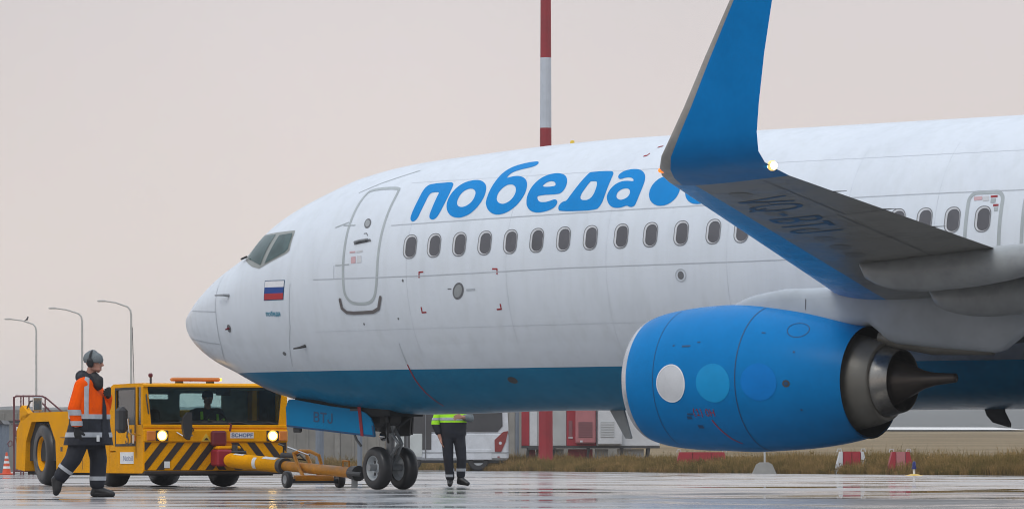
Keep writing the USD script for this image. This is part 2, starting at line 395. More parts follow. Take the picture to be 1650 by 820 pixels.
def blob_shape(pts, holes=(), it=2):
    g = Polygon(chaikin(pts, it))
    for h in holes: g = g.difference(Polygon(chaikin(h, it)))
    return g.buffer(0)

# titles
GLYPHS = [
 [[[5.944,4.154],[5.948,4.267],[5.962,4.438],[5.954,4.605],[5.989,4.662],[6.075,4.681],[6.416,4.691],[6.475,4.676],[6.509,4.641],[6.529,4.489],[6.515,4.318],[6.479,4.178],[6.437,4.123],[6.378,4.114],[6.324,4.141],[6.308,4.191],[6.315,4.325],[6.315,4.511],[6.313,4.547],[6.177,4.553],[6.119,4.519],[6.118,4.389],[6.101,4.248],[6.083,4.142],[6.029,4.094],[5.976,4.107]],[]],
 [[[6.584,4.316],[6.561,4.402],[6.57,4.509],[6.623,4.615],[6.731,4.686],[6.893,4.708],[7.032,4.693],[7.159,4.63],[7.225,4.548],[7.252,4.434],[7.211,4.301],[7.115,4.192],[6.978,4.134],[6.859,4.126],[6.743,4.155],[6.647,4.222]],[[[6.758,4.338],[6.741,4.431],[6.771,4.53],[6.848,4.577],[6.953,4.58],[7.036,4.534],[7.071,4.469],[7.067,4.384],[7.012,4.315],[6.922,4.279],[6.831,4.286]]]],
 [[[7.343,4.318],[7.32,4.403],[7.312,4.545],[7.326,4.681],[7.362,4.81],[7.459,4.894],[7.637,4.945],[7.86,4.969],[7.92,4.947],[7.923,4.91],[7.861,4.884],[7.676,4.855],[7.552,4.817],[7.506,4.767],[7.501,4.707],[7.602,4.735],[7.721,4.741],[7.855,4.703],[7.958,4.634],[8.015,4.519],[8.012,4.406],[7.946,4.283],[7.826,4.189],[7.684,4.149],[7.562,4.156],[7.437,4.213]],[[[7.501,4.396],[7.489,4.482],[7.527,4.565],[7.599,4.617],[7.694,4.619],[7.782,4.577],[7.834,4.511],[7.839,4.427],[7.797,4.351],[7.712,4.305],[7.626,4.305],[7.551,4.338]]]],
 [[[8.105,4.347],[8.085,4.446],[8.103,4.572],[8.179,4.683],[8.31,4.742],[8.457,4.753],[8.585,4.731],[8.681,4.677],[8.738,4.59],[8.747,4.506],[8.709,4.444],[8.649,4.428],[8.275,4.425],[8.287,4.368],[8.351,4.31],[8.449,4.3],[8.545,4.315],[8.627,4.342],[8.676,4.327],[8.701,4.284],[8.678,4.23],[8.592,4.184],[8.449,4.157],[8.329,4.159],[8.223,4.197],[8.148,4.262]],[[[8.285,4.54],[8.31,4.599],[8.38,4.639],[8.466,4.639],[8.534,4.598],[8.555,4.541]]]],
 [[[8.753,4.2],[8.754,4.255],[8.804,4.302],[8.857,4.304],[8.887,4.347],[9.055,4.726],[9.1,4.746],[9.459,4.749],[9.514,4.722],[9.534,4.679],[9.542,4.297],[9.512,4.215],[9.456,4.156],[8.803,4.159]],[[[9.056,4.311],[9.162,4.602],[9.186,4.611],[9.338,4.6],[9.339,4.304]]]],
 [[[9.596,4.336],[9.592,4.419],[9.633,4.508],[9.719,4.567],[9.843,4.583],[9.987,4.561],[9.962,4.614],[9.874,4.645],[9.779,4.638],[9.709,4.616],[9.654,4.647],[9.648,4.689],[9.701,4.736],[9.833,4.762],[9.973,4.751],[10.089,4.7],[10.161,4.62],[10.187,4.508],[10.165,4.261],[10.146,4.194],[10.077,4.18],[10.008,4.215],[9.912,4.181],[9.797,4.178],[9.684,4.223]],[[[9.753,4.351],[9.757,4.42],[9.819,4.466],[9.913,4.477],[9.988,4.439],[10.007,4.377],[9.973,4.316],[9.885,4.285],[9.806,4.299]]]]]
for o_, h_ in GLYPHS:
    g = blob_shape(o_, h_, 2)
    decal('title_letter', g.buffer(.006), 'letter_blue')
DOT = V([(.272,-.012),(.261,.039),(.235,.087),(.196,.132),(.146,.17),(.088,.199),(.027,.219),(-.036,.227),(-.096,.223),(-.15,.208),(-.197,.183),(-.233,.148),(-.259,.106),(-.272,.058),(-.274,.008),(-.263,-.043),(-.241,-.092),(-.207,-.136),(-.164,-.173),(-.113,-.201),(-.055,-.22),(.005,-.227),(.065,-.224),(.123,-.209),(.175,-.184),(.218,-.15),(.25,-.109),(.268,-.062)])
for cx, cz in ((10.616, 4.405), (11.262, 4.409), (11.90, 4.413)):
    decal('title_dot', Polygon(DOT + V([cx, cz])), 'letter_blue')

# cabin windows
WZ = lambda x: 3.705 + (x - 6.055) * .0113 if x < 13 else 3.816 - (x - 14.78) * .006 + .0
stations = [6.055, 6.519, 7.002, 7.484, 7.967, 8.458, 8.953, 9.447, 10.005, 10.532, 11.079, 11.647, 12.139, 12.65, 13.16, 13.70, 14.24, 14.782, 15.229, 15.688, 16.182, 17.12] + [17.6 + .508 * k for k in range(24)]
for x in stations:
    z = WZ(x); q = lambda w, h, r: rrect(x - w / 2, x + w / 2, z - h / 2, z + h / 2, r)
    o = q(.256, .368, .112)
    f = decal('cabin_window', o.difference(q(.232, .344, .103)), 'frame_dark', .007)
    decal('bezel', q(.234, .346, .103).difference(affinity.translate(q(.196, .312, .088), .014, -.006)), 'bezel', .006, f)
    decal('pane', q(.226, .336, .10), 'pane_dark', .004, f)

# flight deck windows
wf = [(2.26, 3.632), (2.385, 3.80), (2.49, 4.01), (2.9, 4.03), (3.455, 4.043), (3.474, 4.005), (3.493, 3.723), (3.441, 3.681), (3.1, 3.565), (2.815, 3.46), (2.6, 3.50)]
wa = [(2.383, 3.64), (2.44, 3.80), (2.526, 4.0), (2.967, 4.001), (2.84, 3.508)]
wb = [(2.935, 3.527), (3.081, 3.985), (3.422, 4.005), (3.451, 3.952), (3.451, 3.746), (3.394, 3.694)]
ff = decal('cockpit_window_frame', Polygon(wf), 'frame_metal', .005, cell=.06)
for p_ in (wa, wb): decal('cockpit_pane', Polygon(p_).buffer(-.004), 'cockpit_glass', .010, ff, .06)
wip = [(2.33, 3.60), (2.20, 3.60)]
part('wiper', sweep(skin([2.42, 2.25, 2.19], [3.64, 3.615, 3.61], .05), .016, 6), 'black', FUS)

# the front door and its surround
ring = [(5.412,4.675),(4.792,4.668),(4.728,4.57),(4.702,4.41),(4.700,4.197),(4.700,3.98),(4.710,3.715),(4.712,3.42),(4.711,3.159),(4.73,2.996),(4.811,2.89),(4.923,2.839),(5.199,2.834),(5.338,2.902),(5.408,3.046),(5.446,3.271),(5.463,3.66),(5.469,4.004),(5.475,4.319),(5.468,4.59)]
rg = Polygon(chaikin(ring, 2))
dr = decal('front_door', rg.difference(rg.buffer(-.045)), 'door_grey')
decal('door_sill_plate', tube_line(chaikin([(4.649,2.93),(4.664,2.80),(4.75,2.735),(4.898,2.722),(5.284,2.732),(5.401,2.781),(5.466,2.95)], 0), .05), 'scuff', .012, dr)
ph = Polygon([(5.174,4.09),(5.164,4.12),(5.144,4.145),(5.118,4.163),(5.09,4.17),(5.063,4.165),(5.043,4.149),(5.033,4.124),(5.032,4.095),(5.042,4.065),(5.06,4.04),(5.085,4.023),(5.113,4.016),(5.139,4.021),(5.16,4.037),(5.172,4.061)])
decal('viewport', ph, 'frame_dark', .005, dr); decal('viewport_glass', ph.buffer(-.022), 'grey_paint', .008, dr)
decal('handle_recess', Polygon([(4.9,3.815),(5.235,3.85),(5.266,3.81),(4.929,3.764)]), 'frame_dark', .005, dr)
part('handle', sweep(skin([4.95, 5.05, 5.2], [3.80, 3.82, 3.835], .03), .018, 8), 'strut', dr)
decal('arrow', line([(5.082,3.934),(5.136,3.939),(5.17,3.898)], .014), 'frame_dark', .005, dr)
for q in ([(4.851,3.665),(4.969,3.668),(4.973,3.642),(4.855,3.638)], [(4.89,3.578),(4.985,3.586),(4.993,3.484),(4.898,3.477)]): decal('notice', Polygon(q), 'pale_red', .005, dr)
for q in ([(4.991,3.667),(5.119,3.677),(5.123,3.65),(4.995,3.641)], [(5.014,3.591),(5.1,3.595),(5.109,3.491),(5.023,3.483)]): decal('notice', Polygon(q), 'bezel', .005, dr)
for q in ([(4.423,4.05),(4.692,4.124)], [(4.572,3.457),(4.86,3.465)], [(4.598,4.077),(4.853,4.075)]): decal('hinge', line(q, .016), 'door_grey', .006, dr)
decal('door_gutter', line([(4.55, 4.60), (4.9, 4.74), (5.5, 4.93)], .012), 'door_grey')
# over-wing exits
for x0, x1 in ((15.885, 16.49), (16.80, 17.42)):
    e = rrect(x0, x1, 3.30, 4.21, .15, 6)
    ex = decal('overwing_exit', e.difference(e.buffer(-.055)), 'door_grey')
    if x0 < 16:
        for q, m in (([(15.988,4.123),(16.12,4.129),(16.131,4.077),(16.0,4.071)], 'pale_red'), ([(16.13,4.123),(16.228,4.13),(16.243,4.063),(16.144,4.056)], 'bezel'), ([(16.257,4.132),(16.368,4.135),(16.372,4.108),(16.262,4.104)], 'red_mark'), ([(16.27,4.09),(16.35,4.09),(16.35,4.03),(16.27,4.03)], 'door_grey'), ([(16.321,4.009),(16.41,4.01),(16.41,3.982),(16.325,3.98)], 'red_mark'), ([(16.341,3.967),(16.41,3.97),(16.41,3.911),(16.353,3.911)], 'door_grey')):
            decal('exit_notice', Polygon(q), m, .005, ex)
# cargo door corner marks, access panel, vents, seams, nose details
for q in ([(6.244,3.226),(6.248,3.31),(6.33,3.314)], [(7.643,3.326),(7.735,3.324),(7.732,3.241)], [(6.23,2.787),(6.232,2.701),(6.315,2.706)], [(7.658,2.721),(7.743,2.726),(7.739,2.805)]):
    decal('cargo_corner_mark', line(q, .022), 'red_mark')
ov = affinity.scale(Polygon([(7.081,3.009),(7.086,3.042),(7.083,3.072),(7.072,3.099),(7.055,3.12),(7.032,3.133),(7.006,3.138),(6.978,3.134),(6.95,3.122),(6.924,3.102),(6.901,3.076),(6.883,3.046),(6.872,3.013),(6.867,2.98),(6.869,2.95),(6.879,2.923),(6.895,2.902),(6.916,2.889),(6.942,2.884),(6.97,2.888),(6.999,2.9),(7.027,2.92),(7.051,2.946),(7.069,2.976)]), 1, 1)
op = decal('access_panel', ov, 'frame_dark'); decal('access_panel_plate', ov.buffer(-.03), 'grey_paint', .008, FUS)
decal('panel_note', line([(6.78, 3.047), (6.85, 3.045)], .014), 'frame_dark'); decal('panel_note', line([(7.132, 3.023), (7.301, 3.029)], .03), 'seam')
decal('static_port', Polygon([(5.928 + .018 * math.cos(a), 3.192 + .022 * math.sin(a)) for a in np.linspace(0, 6.28, 12)[:-1]]), 'frame_dark')
decal('outflow_vent', Polygon([(11.085 + .10 * math.cos(a), 3.148 + .098 * math.sin(a)) for a in np.linspace(0, 6.28, 24)[:-1]]).difference(Polygon([(11.085 + .082 * math.cos(a), 3.148 + .08 * math.sin(a)) for a in np.linspace(0, 6.28, 24)[:-1]])), 'seam')
decal('outflow_vent', Polygon([(11.085 + .055 * math.cos(a), 3.148 + .06 * math.sin(a)) for a in np.linspace(0, 6.28, 18)[:-1]]), 'frame_dark')
SW = .013
decal('skin_seam', line([(4.1, 3.25), (6.4, 3.255), (8.9, 3.305), (12.2, 3.32), (15.4, 3.35), (20, 3.37)], SW), 'seam')
decal('skin_seam', line([(5.6, 4.045), (7.2, 4.083), (9.5, 4.132), (11.35, 4.16), (15.2, 4.198), (24, 4.2)], SW), 'seam')
decal('skin_seam', line([(4.541, 3.245), (4.541, 3.455)], SW), 'seam')
decal('skin_seam', line([(3.587, 3.202), (3.54, 2.9), (3.473, 2.528), (3.211, 1.933)], .009), 'seam')
decal('radome_joint', line([(1.62, 3.4), (1.645, 3.15), (1.65, 3.069), (1.64, 2.819), (1.626, 2.57), (1.569, 2.266), (1.407, 2.022)], SW), 'seam')
decal('lightning_strip', line([(.706, 2.862), (1.639, 2.815)], SW), 'seam'); decal('lightning_strip', line([(.325, 2.435), (.9, 2.37), (1.545, 2.305)], SW), 'seam')
for x0 in (6.0, 7.9, 9.75, 11.9, 13.9, 15.4): decal('lap_joint', line([(x0, 2.0), (x0, 4.95)], .007), 'lap', .002)
for z0 in (2.45, 4.72): decal('lap_joint', line([(4.0 if z0 < 3 else 5.6, z0), (9, z0 + .03), (17, z0 + .06)], .007), 'lap', .002)
part('pitot_probe', sweep(V([skin(2.05, 3.062, .0), skin(2.03, 3.062, .09), skin(1.8, 3.058, .10)]), [.025, .018, .012], 8), 'strut', FUS)
part('pitot_probe', sweep(V([skin(3.7, 2.24, .0), skin(3.66, 2.25, .08), skin(3.52, 2.24, .09)]), [.025, .018, .012], 8), 'gear_dark', FUS)
for cx, cz, a, b in ((1.967, 2.546, .055, .062), (3.158, 2.13, .04, .03), (5.05, 2.55, .016, .02), (5.75, 2.62, .014, .018)):
    decal('vane_plate', Polygon([(cx + a * math.cos(t), cz + b * math.sin(t)) for t in np.linspace(0, 6.28, 14)[:-1]]), 'frame_dark')
part('vane', sweep(V([skin(1.967, 2.546, 0), skin(1.967, 2.546, .07)]), [.02, .012], 8), 'dark_red', FUS)
FL = [(3.007, 3.256), (3.456, 3.252), (3.408, 2.969), (2.969, 2.967)]
lerp = lambda a, b, t: tuple(V(a) * (1 - t) + V(b) * t)
fl = decal('flag', Polygon(FL).buffer(.012, join_style=2), 'dark_blue', .0035)
for k, m in enumerate(('flag_white', 'flag_blue', 'flag_red')):
    a, b = k / 3, (k + 1) / 3
    decal('flag_stripe', Polygon([lerp(FL[0], FL[3], a), lerp(FL[1], FL[2], a), lerp(FL[1], FL[2], b), lerp(FL[0], FL[3], b)]), m, .0065, fl)
def flat_text(text, h, bold, fn):
    t = text_shape(text, h, bold); t = t.subdivide_to_size(.12); t.vertices = fn(t.vertices[:, 0], t.vertices[:, 1]); return t
def skin_text(name, text, h, x, z, m, bold=False, parent=None, sx=1.0):
    t = flat_text(text, h, bold, lambda a, b: skin(x + a * sx, z + b, .006))
    if (t.face_normals[:, 1] * t.area_faces).sum() < 0: t.invert()
    return part(name, t, m, parent or FUS, False)
skin_text('small_title', 'победа', .075, 2.965, 2.715, 'teal', True, sx=.95)
decal('jacking_line', line([(5.64, 2.25), (5.637, 1.95)], .014), 'seam'); decal('red_stripe', line([(5.64, 1.93), (5.632, 1.70), (5.65, 1.5), (5.70, 1.30)], .022), 'red_mark')
for q in ([(9.876, 4.967), (9.93, 4.975), (9.95, 5.01)], [(9.985, 5.105), (10.06, 5.123)]): decal('roof_mark', line(q, .02), 'red_mark')
decal('oil_panel', Polygon([(7.461 + .09 * math.cos(t), 1.673 + .05 * math.sin(t)) for t in np.linspace(0, 6.28, 14)[:-1]]), 'gear_dark')
part('beacon', lathe([(.0, .06), (.03, .05), (.035, .02), (.035, -.03)], section(V(7.72), V(1.57)), (0, 0, 1), 12), 'warn_yellow', FUS)
# belly antennas
part('belly_antenna', prism([(8.42, 1.25), (8.69, 1.25), (8.84, .80), (8.82, .785), (8.735, .79)], -.02, .02), 'grey_paint', FUS)
part('belly_antenna', prism([(15.06, 1.25), (15.38, 1.25), (15.40, 1.15), (15.495, .985), (15.49, .93), (15.22, 1.0), (15.12, 1.10)], -.03, .03), 'gear_dark', FUS)
# wing-to-body fairing
def fairing_ring(x):
    k = np.clip((x - 11.2) / 2.2, 0, 1); e = np.clip((22.2 - x) / 3.0, 0, 1); s = (k * k * (3 - 2 * k)) * (e * e * (3 - 2 * e))
    a = np.linspace(-np.pi / 2 - 1.25, -np.pi / 2 + 1.25, 41); c = 2.15
    return np.stack([np.full_like(a, x), np.sign(np.cos(a)) * np.abs(np.cos(a)) ** .75 * (1.70 + .36 * s), c + np.sin(a) * (.30 + .66 * s)], 1)
part('wing_fairing', grid_mesh(V([fairing_ring(x) for x in np.linspace(11.2, 22.2, 40)]), wrap=False), 'skin_livery', smooth=True)

# ---- wings
def wing_le(y): return np.interp(y, [0, 1.9, 3.6, 4.95, 17.3], [12.4, 13.65, 15.0, 15.68, 21.44])
def wing_te(y): return np.interp(y, [0, 5.9, 17.3], [19.95, 19.85, 22.80])
def wing_z(y): return np.interp(y, [0, 1.9, 4.95, 17.3], [2.25, 2.46, 2.77, 3.52])
def wing_t(y): return np.interp(y, [0, 1.9, 6, 17], [.145, .14, .115, .095])
def foil(c, t, sgn):
    yt = 5 * t * (.2969 * np.sqrt(c) - .126 * c - .3516 * c ** 2 + .2843 * c ** 3 - .1036 * c ** 4)
    return sgn * yt + .012 * (4 * c * (1 - c))
def wing_low(x, y, off=0.0):
    x, y = V(x, float), V(y, float); le, te = wing_le(y), wing_te(y); ch = te - le; c = np.clip((x - le) / ch, 0, 1)
    return np.stack([x, y, wing_z(y) + ch * foil(c, wing_t(y), -1) - off], -1)
CC = (1 - np.cos(np.linspace(0, np.pi, 33))) / 2
SPLIT = 10                                                   # first nodes form the leading edge, outboard coloured as mirrored livery
def wing_section(y, c, sgn):
    return np.stack([wing_le(y) + (wing_te(y) - wing_le(y)) * c, np.full_like(c, y), wing_z(y) + (wing_te(y) - wing_le(y)) * foil(c, wing_t(y), sgn)], 1)
TIP = [  # y, le x, te x, z, roll of the section in degrees
 (16.35, None, None, None, 0), (16.8, 21.22, 22.70, 3.50, 6), (17.12, 21.42, 22.76, 3.555, 26), (17.3, 21.57, 22.80, 3.66, 50), (17.39, 21.75, 22.84, 3.85, 68), (17.44, 21.96, 22.90, 4.15, 78), (17.52, 22.28, 23.02, 4.65, 81), (17.62, 22.66, 23.19, 5.21, 82), (17.74, 23.09, 23.38, 5.92, 82), (17.755, 23.17, 23.385, 5.96, 82)]
def tip_section(s, c, sgn):
    y, le, te, z, roll = s
    if le is None: return wing_section(y, c, sgn)
    h = foil(c, .085, sgn) * (te - le); r = math.radians(roll)
    return np.stack([le + (te - le) * c, y - h * math.sin(r), z + h * math.cos(r)], 1)
WY = [1.2, 1.9, 2.7, 3.6, 4.3, 4.95, 5.9, 7, 8.2, 9.4, 10.6, 11.8, 13, 14.2, 15.4, 16.35]
def loft(fn, rows, lo, hi, closed_te=False):
    """skin round the leading edge between chord nodes lo..hi on both faces"""
    out = []
    if lo == 0:
        c = np.concatenate([CC[hi:0:-1], CC[:hi + 1]]); sg = np.concatenate([np.full(hi, 1.), np.full(hi + 1, -1.)])
        out.append(grid_mesh(V([fn(r, c, sg) for r in rows]), wrap=False))
    else:
        for s in (1., -1.):
            c = CC[lo:hi + 1]; g = grid_mesh(V([fn(r, c, np.full_like(c, s)) for r in rows]), wrap=False, flip=s < 0); out.append(g)
    return trimesh.util.concatenate(out)
def place(t, side):
    return t if side > 0 else trimesh.Trimesh(t.vertices * V([1, -1, 1]), t.faces[:, ::-1], process=False)
def canoe(y, xa, xb, ztop, zbot, w, xm, zend):
    """flap-track fairing: pointed nose, deep middle, tail"""
    X = np.linspace(0, 1, 26); rings = []
    for k in X:
        x = xa + (xb - xa) * k; km = (xm - xa) / (xb - xa)
        d = np.sqrt(max(0, 1 - ((km - k) / km) ** 2)) if k < km else (1 - ((k - km) / (1 - km)) ** 2.2)
        d = max(d, .02); zt = np.interp(k, [0, km, 1], ztop); zb = zt - (ztop[1] - zbot) * d - (0 if k < km else 0)
        a = np.linspace(0, 2 * np.pi, 20, endpoint=False); ww = w * min(1, d * 1.15) ** .8
        rings.append(np.stack([np.full_like(a, x), y + ww * np.sign(np.cos(a)) * np.abs(np.cos(a)) ** .8, (zt + zb) / 2 + (zt - zb) / 2 * np.sin(a)], 1))
    return grid_mesh(V(rings), cap=True)
for side in (1, -1):
    P_ = lambda n, t, m, par=PLANE, sm=True: part(n, place(t, side), m, par, sm)
    wg = P_('wing', loft(wing_section, WY, SPLIT, 32), 'wing_grey')
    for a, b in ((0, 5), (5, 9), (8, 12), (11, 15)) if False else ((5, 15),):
        P_('leading_edge', loft(wing_section, WY[a:b + 1], 0, SPLIT), 'livery_reflection_blue', wg)  # blue colour stands in for the livery mirrored in the underside
    P_('leading_edge', loft(wing_section, WY[:6], 0, SPLIT), 'wing_grey', wg)
    wl = P_('winglet', loft(tip_section, TIP, 7, 32), 'wing_blue')
    P_('leading_edge', loft(tip_section, TIP, 0, 7), 'metal_edge', wl)
    P_('winglet_tip', trimesh.util.concatenate([prism([(23.17, 0), (23.385, 0), (23.37, .02), (23.2, .02)], 17.74, 17.77).apply_translation([0, 0, 5.955])]), 'wing_blue', wl, False)
    P_('navigation_light', lathe([(0, .04), (.022, .028), (.03, 0), (.025, -.05)], (21.36, 17.0, 3.53), (-1, .55, -.1), 12), 'nav_red', wl)
    P_('strobe_light', lathe([(0, .05), (.035, .03), (.045, 0), (.035, -.06)], (22.75, 16.95, 3.53), (1, .35, 0), 12), 'strobe', wl)
    P_('strobe_lens', lathe([(.043, .012), (.054, .0), (.054, -.03), (.03, -.06)], (22.75, 16.95, 3.53), (1, .35, 0), 14), 'strobe_glow', wl)  # emissive amber ring imitating the glow around the strobe
    for q, (y, xa, xb, zt, zb, w, xm, ze) in enumerate(((8.9, 18.64, 22.25, (2.90, 3.02, 3.12), 2.535, .23, 19.9, 3.0), (6.15, 17.95, 21.9, (2.66, 2.80, 2.95), 2.315, .25, 19.2, 2.9))):
        fa = P_('flap_track_fairing', canoe(y, xa, xb, zt, zb, w, xm, ze), 'grey_paint', wg)
    # flap and aileron joints, fuel-tank panels under the wing
    def low(a, b): return wing_low(a, b, .004)
    for pts in ([(wing_le(y) + .72 * (wing_te(y) - wing_le(y)), y) for y in (5.9, 8, 10, 12, 13.2)], [(20.3, 13.2), (21.8, 13.15)], [(wing_le(y) + .76 * (wing_te(y) - wing_le(y)), y) for y in (13.2, 14.6, 16.2)]):
        P_('joint_line', drape(line(pts, .016), low, .5), 'frame_dark', wg)
    for y in np.arange(6.6, 16, .8):
        xx = wing_le(y) + .42 * (wing_te(y) - wing_le(y))
        P_('tank_panel', drape(affinity.rotate(affinity.scale(Polygon([(xx + .24 * math.cos(a), y + .13 * math.sin(a)) for a in np.linspace(0, 6.28, 20)[:-1]]), 1, 1), 65), low, .5), 'wing_panel', wg)
    if side > 0:
        t = text_shape('VQ-BTJ', .72, False).subdivide_to_size(.2)
        t.vertices = wing_low(20.98 - (t.vertices[:, 0]) * .32 + t.vertices[:, 1] * .95, 15.1 - t.vertices[:, 0] * .80, .005)
        if t.face_normals[:, 2].mean() > 0: t.invert()
        part('registration', t, 'dark_blue', wg, False)
    for y in (14.9, 13.2, 11.4): P_('static_wick', sweep([(wing_te(y) - .02, y, wing_z(y)), (wing_te(y) + .16, y, wing_z(y))], [.008, .003], 5), 'gear_dark', wg)

    # ---- engine
    YE = 4.95 if side > 0 else 5.9
    NP = [(12.775, .80), (12.81, .85), (12.90, .887), (13.075, .935), (13.375, .978), (13.775, 1.010), (14.4, 1.022), (14.9, .995), (15.4, .945), (15.9, .858), (16.29, .755)]
    nx, nr = V([a for a, _ in NP]), V([b for _, b in NP]); nrf, nzf = Pch(nx, nr), lambda x: np.interp(x, [12.775, 14, 15, 16.29], [1.555, 1.573, 1.55, 1.50])
    def nac(x, a, off=0.0):
        x, a = V(x, float), V(a, float); r = nrf(np.clip(x, 12.775, 16.29)) + off; s = np.sin(a)
        return np.stack([x + 0 * a, YE + r * np.cos(a), nzf(x) + r * s * np.where(s < 0, .972, .985)], -1)
    A_ = np.linspace(0, 2 * np.pi, 96, endpoint=False)
    xr = np.concatenate([np.linspace(12.9, 13.3, 10), np.linspace(13.4, 16.29, 30)])
    nacm = grid_mesh(V([nac(np.full_like(A_, x), A_) for x in xr]), flip=True)
    en = P_('engine', nacm, 'nacelle_blue')
    lipx = [12.9, 12.85, 12.81, 12.785, 12.775, 12.785, 12.81, 12.87, 12.97]; lipr = [.8875, .871, .85, .826, .80, .778, .76, .742, .73]
    lip = grid_mesh(V([np.stack([np.full_like(A_, x), YE + r * np.cos(A_), 1.5555 + r * np.sin(A_) * np.where(np.sin(A_) < 0, .972, .985)], 1) for x, r in zip(lipx, lipr)]))
    P_('inlet_lip', lip, 'lip_metal', en)
    axc = lambda x: np.interp(x, [12.5, 15.5, 16.3, 17.7], [1.575, 1.52, 1.495, 1.545])
    def rev(pts, n=48): return grid_mesh(V([np.stack([np.full(n, x), YE + max(r, .001) * np.cos(np.arange(n) / n * 2 * np.pi), axc(x) + max(r, .001) * np.sin(np.arange(n) / n * 2 * np.pi)], 1) for x, r in pts]), flip=True)
    P_('inlet_duct', rev([(13.6, .72), (12.97, .73)]), 'grey_paint', en); P_('fan', rev([(13.3, .001), (13.35, .1), (13.6, .25), (13.6, .72)]), 'gear_dark', en)
    P_('fan_nozzle', rev([(16.29, .752), (16.27, .735), (15.9, .76), (15.0, .80)]), 'dark_void', en)
    P_('core_cowl', rev([(15.0, .66), (15.7, .665), (16.1, .64), (16.35, .585), (16.54, .525), (16.56, .51), (16.56, .46)]), 'core_metal', en)
    P_('core_nozzle', rev([(16.50, .46), (16.53, .485), (16.65, .455), (16.80, .418), (16.795, .402), (16.4, .41)]), 'ring_metal', en)
    P_('exhaust_plug', rev([(16.3, .40), (16.45, .37), (16.7, .31), (16.95, .2), (17.12, .125), (17.3, .085), (17.62, .06), (17.62, .001)]), 'plug_metal', en)
    def nd(name, shape, m, off=.004):       # drape on the nacelle: (x, angle * 1.03)
        t = drape(shape, lambda a, b: nac(a, b / 1.03, off), .12)
        return P_(name, t, m, en)
    if side > 0:
        circ = lambda x, z, r, k=1: Polygon([(x + r * k * math.cos(t), z + r * math.sin(t)) for t in np.linspace(0, 2 * np.pi, 49)[:-1]])
        nd('white_dot', circ(13.73, -.08, .272, .9), 'bezel'); nd('white_dot_edge', circ(13.73, -.08, .272, .9).difference(circ(13.73, -.08, .255, .89)), 'flag_white', .006)
        nd('light_blue_dot', circ(14.43, -.075, .272), 'dot_light_blue'); nd('mid_blue_dot', circ(15.14, -.05, .272), 'dot_mid_blue')
        nd('oil_port', circ(15.55, -.06, .055), 'gear_dark'); nd('oil_port_plate', circ(15.55, -.06, .03), 'seam_blue', .007)
        t = text_shape('(1) 0H', .11).subdivide_to_size(.1); t.vertices = nac(14.02 + t.vertices[:, 0] * .8, (-.56 + t.vertices[:, 1]) / 1.03, .005); P_('red_note', t, 'red_mark', en, False)
        nd('red_stripe', line([(14.30, -.62), (14.36, -.78), (14.46, -1.0), (14.55, -1.12)], .02), 'red_mark')
        for x, z, w, h in ((13.86, .44, .14, .025), (14.1, .50, .05, .02), (13.7, .46, .03, .02), (13.92, -.55, .1, .03), (13.9, -.62, .08, .05), (14.02, -.78, .09, .06), (15.6, .42, .03, .03), (15.7, -.5, .03, .03), (15.05, .70, .06, .02)): nd('service_note', sbox(x, z, x + w, z + h), 'seam_blue')
        nd('hatch', circ(15.55, .85, .16).difference(circ(15.55, .85, .148)), 'seam_blue')
    nd('cowl_joint', line([(14.78, -1.58), (14.78, 1.35)], .016), 'seam_blue'); nd('cowl_joint', line([(13.42, -1.2), (13.42, 1.3)], .010), 'seam_blue')
    # chines of the pylon
    pyl = [(13.95, 2.50), (14.112, 2.575), (14.30, 2.65), (14.55, 2.713), (15.0, 2.774), (15.751, 2.778), (16.3, 2.80), (18.9, 2.72), (18.80, 2.20), (18.33, 1.877), (18.215, 1.862), (17.4, 1.93), (16.70, 2.0), (16.40, 2.25), (16.0, 2.22), (15.0, 2.2), (14.0, 2.2)]
    pp = Polygon(pyl); zs = np.linspace(0, 1, 9); rings = []
    X = np.concatenate([np.linspace(13.96, 15.4, 16), np.linspace(15.6, 18.88, 26)])
    for x in X:
        l = pp.intersection(LineString([(x, 0), (x, 5)])); z0, z1 = l.bounds[1], l.bounds[3]
        w = np.interp(x, [13.95, 14.3, 15, 16, 17.5, 18.6, 18.9], [.03, .16, .24, .27, .27, .16, .05]); a = np.linspace(0, 2 * np.pi, 24, endpoint=False)
        rings.append(np.stack([np.full_like(a, x), YE + w * np.sign(np.cos(a)) * np.abs(np.cos(a)) ** .55, (z0 + z1) / 2 + (z1 - z0) / 2 * np.sign(np.sin(a)) * np.abs(np.sin(a)) ** .62], 1))
    pl = P_('pylon', grid_mesh(V(rings), cap=True), 'pylon_paint')
    P_('heat_shield', sweep([(16.45, YE, 2.09), (17.3, YE, 1.98), (18.2, YE, 1.90)], [.10, .14, .07], 10), 'core_metal', pl)
    for x in (14.62, 15.42): P_('panel_joint', sweep([(x, YE + np.interp(x, [14, 15, 16], [.06, .245, .27]) , z) for z in (2.62, 2.55, 2.48)], .006, 5), 'frame_dark', pl)

# ---- tail (beyond the right-hand edge of the picture)
fin = [(30.2, 5.3), (33.2, 6.3), (36.9, 12.2), (39.2, 12.2), (38.2, 5.0)]
part('fin', prism(fin, -.14, .14), 'wing_blue')
for side in (1, -1):
    st = prism([(34.6, .3), (38.2, 7.1), (39.5, 7.1), (38.3, .3)], -.07, .07, 'xy'); st.apply_translation([0, 0, 4.55 + 0]); part('tailplane', place(st, side), 'grey_paint')

